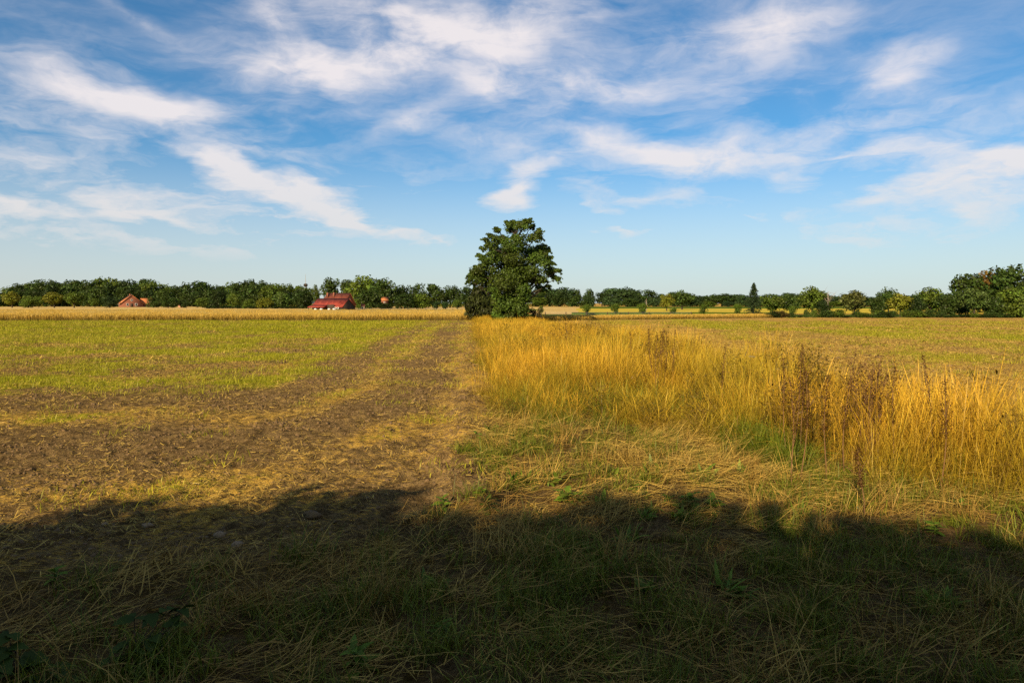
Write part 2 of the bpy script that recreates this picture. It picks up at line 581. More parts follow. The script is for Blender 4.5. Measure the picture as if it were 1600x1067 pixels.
def scatter(name, protos, pts, rot, scl, tint, kind='stuff', label=None, cat=None, var=None):
    """one object holding instanced clumps on its points"""
    n = len(pts)
    pts = np.asarray(pts, np.float32)
    var = rng.integers(0, len(protos), n) if var is None else var
    me = mesh_from(name, pts, [], (), False, {'rot': rot, 'scl': scl, 'tint': tint})
    av = me.attributes.new('var', 'INT', 'POINT')
    av.data.foreach_set('value', np.asarray(var, np.int32))
    o = link(name, me)
    col = bpy.data.collections.new(name + '_clumps')
    for k, p in enumerate(protos):
        col.objects.link(p)
    ng = bpy.data.node_groups.new(name + '_scatter', 'GeometryNodeTree')
    ng.interface.new_socket('Geometry', in_out='INPUT', socket_type='NodeSocketGeometry')
    ng.interface.new_socket('Geometry', in_out='OUTPUT', socket_type='NodeSocketGeometry')
    g = NT(ng)
    gi = g.n('NodeGroupInput')
    ci = g.n('GeometryNodeCollectionInfo', {'Collection': col, 'Separate Children': True, 'Reset Children': True})

    def attr(nm, ty):
        nd = g.n('GeometryNodeInputNamedAttribute', data_type=ty)
        nd.inputs['Name'].default_value = nm
        return nd.outputs['Attribute']
    er = g.n('FunctionNodeEulerToRotation', {0: attr('rot', 'FLOAT_VECTOR')})
    ip = g.n('GeometryNodeInstanceOnPoints', {'Points': gi.outputs[0], 'Instance': ci.outputs[0], 'Pick Instance': True,
                                              'Instance Index': attr('var', 'INT'), 'Rotation': er.outputs[0],
                                              'Scale': attr('scl', 'FLOAT_VECTOR')})
    go = g.n('NodeGroupOutput', {0: ip.outputs[0]})
    md = o.modifiers.new('scatter', 'NODES')
    md.node_group = ng
    return tag(o, label, cat, None, kind)


def sample(y0, y1, dens, mask=None, half=0.80, pad=1.6):
    """uniform random points of the visible wedge between two distances"""
    X1 = half * y1 + pad
    n = int(2 * X1 * (y1 - y0) * dens)
    x, y = rng.uniform(-X1, X1, n), rng.uniform(y0, y1, n)
    k = np.abs(x) < half * y + pad
    x, y = x[k], y[k]
    if mask is not None:
        m = mask(x, y)
        k = m if m.dtype == bool else (rng.random(len(x)) < m)
        x, y = x[k], y[k]
    return x, y


def place(x, y, smin, smax, dz=0.0, heading=None, hv=None, tilt=0.0):
    n = len(x)
    P = np.stack([x, y, ground_h(x, y) + dz], -1)
    rz = rng.uniform(-PI, PI, n) if heading is None else heading + rng.normal(0, .35, n)
    rot = np.stack([rng.normal(0, tilt, n) if tilt else np.zeros(n), rng.normal(0, tilt, n) if tilt else np.zeros(n), rz], -1)
    s = rng.uniform(smin, smax, n)
    z = s if hv is None else s * hv
    return P, rot, np.stack([s, s, z], -1)


def cat2(*lists):
    return [np.concatenate(a) for a in zip(*lists)]


# materials of the ground cover
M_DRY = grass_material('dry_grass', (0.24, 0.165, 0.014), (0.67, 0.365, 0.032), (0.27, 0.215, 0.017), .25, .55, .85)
M_PALE = grass_material('straw_stems', (0.47, 0.32, 0.062), (0.63, 0.45, 0.105), (0.24, 0.135, 0.03), .15, .6, 1.0)
M_GREEN = grass_material('green_grass', (0.05, 0.085, 0.008), (0.11, 0.165, 0.012), (0.24, 0.21, 0.02), .3, .4, .7)
M_SPROUT = grass_material('crop_sprouts', (0.16, 0.185, 0.010), (0.275, 0.285, 0.014), (0.46, 0.38, 0.03), .3, .35, .6)
M_CROP = grass_material('ripe_crop', (0.14, 0.105, 0.02), (0.54, 0.345, 0.065), (0.36, 0.24, 0.04), .25, .35, .8)
M_HERB = grass_material('herb_leaves', (0.07, 0.13, 0.012), (0.12, 0.20, 0.016), (0.17, 0.2, 0.03), .25, .35, .6, .015)

HEAD = [.75, .7, .6, .5, .8, 1.25, .3]


def tall_clump(seed):
    n = 46
    P = disc(n, .16)
    hd = rng.uniform(-PI, PI, n)
    stems = ribbons(P, hd, rng.uniform(0, .34, n), rng.uniform(.5, 1.05, n), rng.uniform(.0028, .005, n),
                    rng.uniform(.0, 1.0, n), 6, HEAD)
    m = 40
    lv = ribbons(disc(m, .18), rng.uniform(-PI, PI, m), rng.uniform(.1, .8, m), rng.uniform(.25, .7, m),
                 rng.uniform(.004, .008, m), rng.uniform(.5, 1.9, m), 4)
    return [stems, lv]


def low_clump(seed, L=(.10, .26), n=44, r=.13, curve=(.4, 1.8), wd=(.003, .006)):
    return [ribbons(disc(n, r), rng.uniform(-PI, PI, n), rng.uniform(.0, .7, n), rng.uniform(*L, n),
                    rng.uniform(*wd, n), rng.uniform(*curve, n), 3)]


def mat_clump(seed, n=90, r=.28, L=(.05, .21), sd=1.0):
    """combed down straw"""
    P = disc(n, r)
    P[:, 2] = rng.uniform(.0, .05, n)
    return [ribbons(P, rng.normal(0, sd, n), rng.uniform(1.05, 1.65, n), rng.uniform(*L, n), rng.uniform(.003, .0062, n),
                    rng.uniform(-.4, .7, n), 3, [.8, 1, .9, .4])]


def straw_bits(seed, n=46, r=.4, L=(.015, .13)):
    P = disc(n, r)
    P[:, 2] = rng.uniform(.004, .03, n)
    return [ribbons(P, rng.uniform(-PI, PI, n), rng.uniform(1.0, 1.75, n), L[0] + (L[1] - L[0]) * rng.random(n) ** 2, rng.uniform(.004, .011, n),
                    rng.uniform(-.3, .3, n), 2, [.9, 1, .8])]


def sprout_patch(seed, n=70, r=.42):
    return [ribbons(disc(n, r), rng.uniform(-PI, PI, n), rng.uniform(.1, .9, n), rng.uniform(.05, .14, n),
                    rng.uniform(.005, .011, n), rng.uniform(.2, 1.4, n), 2, [.8, 1, .15])]


def crop_clump(seed):
    n = 42
    a = ribbons(disc(n, .35), rng.uniform(-PI, PI, n), rng.uniform(0, .2, n), rng.uniform(.42, .62, n),
                rng.uniform(.008, .016, n), rng.uniform(.1, .8, n), 4, [.6, .6, .7, 2.0, .4])
    return [a]


def leafy_clump(seed):
    n = 26
    return [ribbons(disc(n, .08), rng.uniform(-PI, PI, n), rng.uniform(.2, 1.1, n), rng.uniform(.05, .16, n),
                    rng.uniform(.018, .04, n), rng.uniform(.2, 1.2, n), 3, [.3, 1, .8, .1])]


def clod_proto(k):
    import bmesh
    bm = bmesh.new()
    bmesh.ops.create_icosphere(bm, subdivisions=2, radius=.5)
    V = np.array([v.co[:] for v in bm.verts])
    F = np.array([[v.index for v in f.verts] for f in bm.faces])
    bm.free()
    r = 1 + 1.5 * (fbm(V[:, 0] * 2.6 + k * 5, V[:, 1] * 2.2 + V[:, 2] * 2.7, 3, 7) - .5)
    V = V * r[:, None] * np.array([1.2, 1.0, .7])
    me = mesh_from('clod', V, F, [M_CLOD], False)
    return bpy.data.objects.new('clod', me)


M_CLOD = plain_material('clod_earth', (0.15, 0.093, 0.042), .4, 9.0, .95)


def in_strip(x, y):
    u = strip_u(x, y)
    return (u > 0.02) & (u < STRIP_W) & (y > near_y(x) + .9 * (fbm(x * 1.6, y * 1.6, 3, 4) - .5))


def tall_density(x, y):
    return np.where(in_strip(x, y), (.5 + .5 * sst(0, .8, y - near_y(x))) * (.22 + 1.0 * sst(.34, .62, fbm(x * 1.1, y * 1.1, 3, 91))), 0.)


def tall_height(x, y):
    u = strip_u(x, y)
    edge = sst(-.05, .7, u) * (1 - .45 * sst(STRIP_W - .9, STRIP_W, u))
    front = .42 + .58 * sst(0, 3.4, y - near_y(x))
    front = np.where(x > 2.5, .85 + .15 * front, front)
    return (.70 + .28 * edge) * front * (.42 + .95 * fbm(x * 1.0, y * .8, 3, 95)) * (1 - .45 * sst(18, 50, y))


def verge_area(x, y):
    u = strip_u(x, y)
    return ((y < verge_y(x)) | (u > -.25)) & (y < near_y(x) + .5) & (y < 10.5)


# --- the tall dry grass of the strip
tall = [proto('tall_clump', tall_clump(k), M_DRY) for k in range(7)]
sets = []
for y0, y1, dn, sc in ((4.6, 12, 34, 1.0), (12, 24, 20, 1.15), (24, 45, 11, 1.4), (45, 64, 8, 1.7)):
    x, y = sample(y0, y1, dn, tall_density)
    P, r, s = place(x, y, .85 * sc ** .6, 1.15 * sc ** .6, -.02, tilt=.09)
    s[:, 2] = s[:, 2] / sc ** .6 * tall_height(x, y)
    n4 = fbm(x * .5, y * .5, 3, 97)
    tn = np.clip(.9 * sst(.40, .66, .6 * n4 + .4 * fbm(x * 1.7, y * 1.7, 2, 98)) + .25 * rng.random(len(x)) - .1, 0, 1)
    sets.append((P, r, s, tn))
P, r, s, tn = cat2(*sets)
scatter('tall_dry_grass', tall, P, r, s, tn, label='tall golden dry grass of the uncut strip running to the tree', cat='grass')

# --- greener leaves low down in the strip and at its near edge
gclump = [proto('green_clump', low_clump(k, (.2, .5), 50, .16, (.3, 1.5), (.004, .008)), M_GREEN) for k in range(5)]
sets = []
for y0, y1, dn in ((4.6, 12, 9), (12, 26, 5), (26, 60, 1.2)):
    x, y = sample(y0, y1, dn, lambda x, y: np.where(in_strip(x, y), .22 + 1.1 * sst(.45, .66, fbm(x * .9, y * .9, 3, 101)), 0.))
    P, r, s = place(x, y, .8, 1.4, 0)
    sets.append((P, r, s, rng.random(len(x)) ** 1.2))
P, r, s, tn = cat2(*sets)
scatter('green_undergrass', gclump, P, r, s, tn, label='green blades growing low among the tall dry grass', cat='grass')


# --- darker herbs standing in patches through the strip
M_DHERB = grass_material('dark_herbs', (0.06, 0.06, 0.010), (0.12, 0.095, 0.014), (0.16, 0.09, 0.016), .2, .45, .8)


def herb_clump(seed):
    n = 16
    st = ribbons(disc(n, .12), rng.uniform(-PI, PI, n), rng.uniform(0, .35, n), rng.uniform(.45, .85, n), .006, rng.uniform(-.1, .5, n), 4)
    m = 150
    P = disc(m, .2)
    P[:, 2] = rng.uniform(.2, .78, m)
    lf = ribbons(P, rng.uniform(-PI, PI, m), rng.uniform(.3, 1.7, m), rng.uniform(.03, .09, m), rng.uniform(.010, .024, m), rng.uniform(0, 1, m), 2, [.4, 1, .1])
    return [st, lf]


herbs = [proto('herb_clump', herb_clump(k), M_DHERB) for k in range(4)]


def herb_density(x, y):
    n = fbm(x * .75, y * .5, 3, 201)
    u = strip_u(x, y)
    far = bump(u, 4.0, 1.2) * sst(10, 14, y) * (1 - sst(30, 40, y)) * .8
    near = bump(u, 3.7, .9) * (1 - sst(9, 12, y)) * .4
    return np.where(in_strip(x, y), sst(.44, .66, n) * (.25 + far + near), 0.)


sets = []
for y0, y1, dn in ((4.6, 12, 9), (12, 30, 5), (30, 58, 1.5)):
    x, y = sample(y0, y1, dn, herb_density)
    P, r, s = place(x, y, .8, 1.2, 0, tilt=.1)
    s[:, 2] *= np.clip(tall_height(x, y) * 1.15, .3, 1.1)
    sets.append((P, r, s, rng.random(len(x))))
P, r, s, tn = cat2(*sets)
scatter('dark_herbs', herbs, P, r, s, tn, label='dark withered herbs standing in patches in the tall grass', cat='herbs')
low = [proto('leafy_clump', leafy_clump(k), M_HERB) for k in range(4)]
x, y = sample(2, 9, 3.2, lambda x, y: np.where(verge_area(x, y), sst(.45, .7, fbm(x * .9, y * .9, 3, 211)), 0.))
P, r, s = place(x, y, .5, 1.1, 0, tilt=.2)
scatter('low_herbs', low, P, r, s, rng.random(len(x)), label='low leafy green herbs among the verge grass', cat='herbs')

# --- dark green tufts standing in for shade at the left foot of the near clump
n_ = 110
x = rng.normal(2.62, .14, n_)
y = rng.uniform(6.2, 7.6, n_)
P, r, s = place(x, y, .8, 1.3, 0, tilt=.2)
shade_tufts = [proto('shade_clump', low_clump(k, (.12, .36), 50, .14, (.3, 1.6), (.005, .010)), M_GREEN) for k in range(3)]
scatter('green_shade_grass', shade_tufts, P, r, s, .2 * rng.random(n_), label='dark green grass standing in for shade left of the near tall clump', cat='grass')


# --- combed down straw of the trampled corner and of the shaded verge
mats = [proto('straw_mat', mat_clump(k), M_PALE) for k in range(5)] + [proto('straw_mat', mat_clump(k, 64, .3, (.12, .5), .45), M_PALE) for k in range(4)]
vset = []
sets = []
x, y = sample(1.6, 5.4, 13, lambda x, y: np.where(verge_area(x, y), .35 + .8 * sst(.35, .65, fbm(x * .9, y * .9, 3, 111)), 0.))
P, r, s = place(x, y, .7, 1.15, 0, heading=-.45 + 1.6 * (fbm(x * .5, y * .5, 2, 117) - .5) * 2, tilt=.08)
sets.append((P, r, s, .28 + .65 * rng.random(len(x))))  # straw in the shaded part tinted darker to deepen the shade
vset.append(np.where(rng.random(len(x)) < .9, rng.integers(0, 5, len(x)), rng.integers(5, 9, len(x))))
x, y = sample(5.4, 10.5, 17, lambda x, y: np.where(verge_area(x, y), .5 + .8 * sst(.3, .6, fbm(x * .8, y * .8, 3, 113)), 0.))
P, r, s = place(x, y, .75, 1.2, 0, heading=-.5 + 2.2 * (fbm(x * .6, y * .6, 2, 119) - .5) * 2, tilt=.10)
sets.append((P, r, s, .4 * rng.random(len(x))))
vset.append(np.where(rng.random(len(x)) < .45, rng.integers(0, 5, len(x)), rng.integers(5, 9, len(x))))
P, r, s, tn = cat2(*sets)
scatter('flattened_straw', mats, P, r, s, tn, label='flattened pale straw lying combed down on the verge', cat='straw', var=np.concatenate(vset))

# --- short dry tufts standing in the verge
dtuft = [proto('dry_tuft', low_clump(k, (.10, .34), 40, .12, (.3, 1.7), (.004, .008)), M_PALE) for k in range(5)]
x, y = sample(1.6, 9.5, 13, lambda x, y: np.where(verge_area(x, y), .15 + .9 * sst(.42, .68, fbm(x * 1.1, y * 1.1, 3, 121)), 0.))
P, r, s = place(x, y, .6, 1.25, 0, tilt=.2)
scatter('dry_tufts', dtuft, P, r, s, .2 + .7 * rng.random(len(x)), label='short dry grass tufts standing in the verge', cat='grass')

# --- short green grass of the verge
gtuft = [proto('grass_tuft', low_clump(k, (.07, .2), 60, .13, (.3, 1.6), (.004, .009)), M_GREEN) for k in range(6)]


def green_verge(x, y):
    base = .12 + 1.1 * sst(.46, .66, fbm(x * .8, y * .8, 3, 131)) + .35 * sst(.8, 3, x) * (y < 5.2) + .3 * (y > 5.6)
    return np.where(verge_area(x, y), base, 0.)


x, y = sample(1.6, 9.5, 30, green_verge)
P, r, s = place(x, y, .7, 1.3, 0, tilt=.15)
scatter('green_verge_grass', gtuft, P, r, s, .55 * rng.random(len(x)), label='short green grass growing on the shaded verge', cat='grass')

# --- the fields: straw bits, clods, sprouts
def field_mask(x, y):
    return ~zone_strip(x, y)


def drill(x, y):                        # drill rows follow the field edge round its corner
    d = field_d(x, y)
    ph = np.where(strip_u(x, y) < STRIP_W * .5, d, strip_u(x, y) - STRIP_W) + .06 * (fbm(x * .4, y * .4, 2, 221) - .5)
    return .35 + .85 * (np.sin(2 * PI * ph / .52) > -.1)


bits = [proto('straw_bits', straw_bits(k), M_PALE) for k in range(7)]
sets = []
for y0, y1, dn, sc in ((3.9, 9, 22, .75), (9, 18, 17, .95), (18, 34, 5.5, 1.5), (34, 62, 1.3, 2.2)):
    x, y = sample(y0, y1, dn, lambda x, y: np.where(field_mask(x, y), (.10 + 1.0 * zones(x, y)[1]) * (.3 + 1.0 * fbm(x * 2.1, y * 2.1, 2, 181)) * (1 - .5 * zones(x, y)[0]) * drill(x + .26, y), 0.))
    P, r, s = place(x, y, .8 * sc, 1.2 * sc, 0)
    sets.append((P, r, s, .45 * rng.random(len(x)) ** 2))
P, r, s, tn = cat2(*sets)
scatter('loose_straw', bits, P, r, s, tn, label='loose bits of straw strewn over the fields', cat='straw')

clods = [clod_proto(k) for k in range(5)]
sets = []
for y0, y1, dn, a, b in ((3.9, 8, 420, .008, .042), (8, 14, 190, .012, .055), (14, 26, 50, .025, .085)):
    x, y = sample(y0, y1, dn, lambda x, y: np.where(field_mask(x, y), (1 - zones(x, y)[0]) * (.12 + .9 * sst(.42, .7, fbm(x * 1.2, y * 1.2, 3, 141)))
                                                    + .5 * bump(strip_u(x, y), -.4, .3), 0.))
    P, r, s = place(x, y, .5, 1.0, 0, tilt=.6)
    s = s * (a + (b - a) * rng.random(len(x))[:, None] ** 2.2)
    sets.append((P, r, s, rng.random(len(x))))
P, r, s, tn = cat2(*sets)
scatter('soil_clods', clods, P, r, s, tn, label='crumbly brown clods lying on the tilled soil', cat='soil')

spr = [proto('sprouts', sprout_patch(k), M_SPROUT) for k in range(6)]
sets = []
for y0, y1, dn, sc in ((5, 12, 6, .8), (12, 24, 9, 1.0), (24, 40, 6, 1.4), (40, 62, 3, 2.0)):
    x, y = sample(y0, y1, dn, lambda x, y: np.where(field_mask(x, y), .03 + zones(x, y)[0] ** 1.2 * 1.25 * drill(x, y), 0.))
    P, r, s = place(x, y, .8 * sc, 1.2 * sc, 0)
    s[:, 2] /= sc ** .5
    sets.append((P, r, s, np.clip(fbm(x * .3, y * .5, 3, 151) * 1.3 - .3 + .3 * rng.random(len(x)), 0, 1)))
P, r, s, tn = cat2(*sets)
scatter('crop_sprouts', spr, P, r, s, tn, label='young green crop sprouting in the fields', cat='crop')

# ------------------------------------------------------------------ far land: crops, pastures
def sheet(name, pts, z, mat, kind='structure', nx=40, ny=8):
    """four corners (x, y) filled with a fine sheet"""
    a, b, c, d = [np.array(p, float) for p in pts]
    s, t_ = np.meshgrid(np.linspace(0, 1, nx), np.linspace(0, 1, ny))
    s, t_ = s[..., None], t_[..., None]
    xy = (a * (1 - s) + b * s) * (1 - t_) + (d * (1 - s) + c * s) * t_
    V = np.concatenate([xy, np.full(xy.shape[:2] + (1,), z)], -1).reshape(-1, 3)
    i = np.arange(nx * ny).reshape(ny, nx)
    F = np.stack([i[:-1, :-1], i[:-1, 1:], i[1:, 1:], i[1:, :-1]], -1).reshape(-1, 4)
    return tag(link(name, mesh_from(name, V, F, [mat])), kind=kind)


def crop_block(name, pts, h, mat, nx=120, ny=14):
    a, b, c, d = [np.array(p, float) for p in pts]
    s, t_ = np.meshgrid(np.linspace(0, 1, nx), np.linspace(0, 1, ny) ** 1.6)
    s, t_ = s[..., None], t_[..., None]
    xy = (a * (1 - s) + b * s) * (1 - t_) + (d * (1 - s) + c * s) * t_
    z = h * (.86 + .28 * (fbm(xy[..., 0] * .5, xy[..., 1] * .4, 3, 161) - .3))
    V = np.concatenate([xy, z[..., None]], -1)
    low = V.copy()
    low[..., 2] = -.02
    V2 = np.concatenate([V.reshape(-1, 3), low.reshape(-1, 3)])
    N = nx * ny
    i = np.arange(N).reshape(ny, nx)
    F = [np.stack([i[:-1, :-1], i[:-1, 1:], i[1:, 1:], i[1:, :-1]], -1).reshape(-1, 4)]
    for e in (i[0], i[-1][::-1], i[:, 0][::-1], i[:, -1]):
        F.append(np.stack([e[:-1] + N, e[1:] + N, e[1:], e[:-1]], -1))
    return mesh_from(name, V2, np.concatenate(F), [mat])


def sheet_material(name, c1, c2, scale=1.5, stretch=1.0):
    m, t = new_mat(name)
    p = t.n('ShaderNodeNewGeometry').outputs['Position']
    mp = t.n('ShaderNodeMapping', {'Vector': p, 'Scale': (1, stretch, 1)}).outputs[0]
    n = t.noise(mp, scale, 6.0, .65)
    n2 = t.noise(p, scale * .12, 3.0, .5)
    col = t.mix(t.smooth(t.m('ADD', t.m('MULTIPLY', n, .6), t.m('MULTIPLY', n2, .4)), .36, .64), c4(c1), c4(c2))
    b = t.n('ShaderNodeBsdfDiffuse', {'Color': col})
    bp = t.n('ShaderNodeBump', {'Height': n, 'Strength': 1.0, 'Distance': .25})
    t.set(b.inputs['Normal'], bp.outputs[0])
    out(t, b.outputs[0])
    return m


M_CROPTOP = sheet_material('ripe_crop_mass', (.38, .26, .075), (.54, .39, .125), 1.2, .5)
M_PALEF = sheet_material('stubble', (.46, .31, .10), (.58, .41, .16), .5)
M_PAST = sheet_material('pasture_grass', (.055, .10, .015), (.10, .14, .022), .8)
M_YELL = sheet_material('yellow_crop', (.42, .31, .04), (.55, .42, .06), .5)
M_MAIZE = sheet_material('maize_leaves', (.045, .075, .012), (.09, .12, .016), 1.5)
M_DARKSH = sheet_material('rough_grass', (.07, .075, .015), (.13, .11, .022), .8)


def gx(px, Y):
    return (px - 800) / FPX * Y


# left crop: front edge 62 m off, reaching back to about 124 m
LC = [(-110, 61.5), (gx(733, 64.5), 64.5), (gx(738, 122), 122), (-190, 126)]
tag(link('wheat', crop_block('wheat', [(-110, 63.2), (gx(733, 66.2), 66.2), LC[2], LC[3]], .5, M_CROPTOP)), 'ripe golden crop standing behind the left field', 'crop', kind='stuff')
RC = [(gx(838, 62.0), 62.0), (gx(1216, 76), 76), (gx(1216, 80.5), 80.5), (gx(838, 68), 68)]
tag(link('wheat', crop_block('wheat', [(RC[0][0], 63.2), (RC[1][0], 77.2), RC[2], RC[3]], .36, M_CROPTOP, 60, 6)), 'narrow uncut golden band behind the right field', 'crop', kind='stuff')
crops = [proto('crop_clump', crop_clump(k), M_CROP) for k in range(5)]


def in_quad(q):
    q = [np.array(p) for p in q]

    def f(x, y):
        ok = np.ones(len(x), bool)
        for a, b in zip(q, q[1:] + q[:1]):
            ok &= ((b[0] - a[0]) * (y - a[1]) - (b[1] - a[1]) * (x - a[0])) > -0.15
        return ok
    return f


sets = []
for q, y0, y1, dn, hh in ((LC, 61, 67, 13, 1.0), (LC, 67, 78, 2.6, 1.0), (LC, 78, 125, .9, 1.0), (RC, 61, 81, 12, .74)):
    x, y = sample(y0, y1, dn, in_quad(q))
    P, r, s = place(x, y, .9, 1.3, 0)
    s[:, 2] = rng.uniform(.85, 1.15, len(x)) * hh
    sets.append((P, r, s, rng.random(len(x)) * .8))
P, r, s, tn = cat2(*sets)
scatter('crop_ears', crops, P, r, s, tn, label='ears and stalks of the ripe crop beyond the fields', cat='crop')

sheet('left_meadow', [(-420, 127), (gx(690, 127), 127), (gx(700, 330), 330), (-900, 330)], .02, M_PALEF)
sheet('farm_pasture', [(gx(560, 124), 124), (gx(845, 124), 124), (gx(845, 178), 178), (gx(560, 178), 178)], .05, M_PAST)
sheet('stubble_field', [(gx(640, 180), 180), (gx(905, 150), 150), (gx(905, 300), 300), (gx(640, 300), 300)], .03, M_PALEF)
sheet('stubble_strip', [(gx(828, 98), 98), (gx(900, 98), 98), (gx(905, 149.5), 149.5), (gx(828, 149.5), 149.5)], .055, M_PALEF)
sheet('ditch_bank', [(gx(820, 80), 80), (gx(1700, 78), 78), (gx(1700, 97), 97), (gx(820, 97), 97)], .012, M_PAST)
sheet('yellow_field', [(gx(900, 104), 104), (gx(1700, 90), 104), (gx(1700, 205), 205), (gx(900, 205), 205)], .042, M_YELL)
sheet('green_field', [(gx(906, 207), 207), (gx(1700, 207), 207), (gx(1700, 310), 310), (gx(906, 310), 310)], .024, M_PAST)
# maize strip with real height behind the willows
MZ = [(gx(893, 95), 95), (gx(1205, 95), 95), (gx(1205, 103), 103), (gx(893, 103), 103)]
tag(link('maize', crop_block('maize', MZ, .27, M_MAIZE, 90, 6)), 'low dark green crop strip behind the round willows', 'crop', kind='stuff')


# ------------------------------------------------------------------ trees
M_LEAF = leaf_material('tree_leaves')
M_BARK = plain_material('tree_bark', (.045, .034, .024), .4, 5.0, .95, bump_s=.5)


def blob_leaves(blobs, n, size, flat=.8, inner=.25, droop=0.0, seed=0, shag=.12):
    """leaf faces spread through a set of round clumps. blobs: x, y, z, r"""
    g = np.random.default_rng(seed)
    B = np.array(blobs, float)
    wgt = B[:, 3] ** 2
    k = g.choice(len(B), n, p=wgt / wgt.sum())
    d = g.normal(size=(n, 3))
    d /= np.linalg.norm(d, axis=1, keepdims=True)
    rad = B[k, 3] * np.where(g.random(n) < inner, g.uniform(.3, .9, n), g.uniform(.82, 1.0, n) + shag * g.random(n) ** 1.6)
    lump = 1 + .35 * (fbm(d[:, 0] * 2.5 + k * 1.7, d[:, 1] * 2.5 + d[:, 2] * 2.1, 3, 171) - .5)
    P = B[k, :3] + d * (rad * lump)[:, None] * np.array([1, 1, flat])
    nrm = d + g.normal(0, .55, (n, 3)) + np.array([0, 0, .25])
    nrm /= np.linalg.norm(nrm, axis=1, keepdims=True)
    t1 = np.cross(nrm, g.normal(size=(n, 3)))
    t1 /= np.linalg.norm(t1, axis=1, keepdims=True) + 1e-9
    t2 = np.cross(nrm, t1)
    s = (size * g.uniform(.5, 1.5, n))[:, None]
    fold = nrm * s * .18
    V = np.stack([P - t1 * s * .6, P - t2 * s * .36 - fold, P + t1 * s * .6, P + t2 * s * .36 - fold], 1)
    V[:, :, 2] -= droop * s * np.array([0, .2, 1, .2])
    F = np.arange(4 * n).reshape(n, 4)
    cl = np.repeat(g.random(len(B))[k] * .6 + .4 * g.random(n), 4)
    return V.reshape(-1, 3), F, np.repeat(g.random(n), 4), cl


def tube(path, radii, sides=6):
    path = np.array(path, float)
    n = len(path)
    V, F = [], []
    for i in range(n):
        t_ = path[min(i + 1, n - 1)] - path[max(i - 1, 0)]
        t_ /= np.linalg.norm(t_) + 1e-9
        a = np.cross(t_, [0.31, .95, .1])
        a /= np.linalg.norm(a) + 1e-9
        b = np.cross(t_, a)
        for k in range(sides):
            q = 2 * PI * k / sides
            V.append(path[i] + radii[i] * (math.cos(q) * a + math.sin(q) * b))
    for i in range(n - 1):
        for k in range(sides):
            k2 = (k + 1) % sides
            F.append((i * sides + k, i * sides + k2, (i + 1) * sides + k2, (i + 1) * sides + k))
    return np.array(V), np.array(F)


def tubes(list_):
    V, F, o = [], [], 0
    for p, r, sd in list_:
        v, f = tube(p, r, sd)
        V.append(v)
        F.append(f + o)
        o += len(v)
    return np.concatenate(V), np.concatenate(F)


def limb(a, b, g, r0, r1, n=5, wob=.06):
    a, b = np.array(a, float), np.array(b, float)
    L = np.linalg.norm(b - a)
    pts = [a + (b - a) * t_ + g.normal(0, wob * L, 3) * math.sin(PI * t_) for t_ in np.linspace(0, 1, n)]
    return pts, list(np.linspace(r0, r1, n))


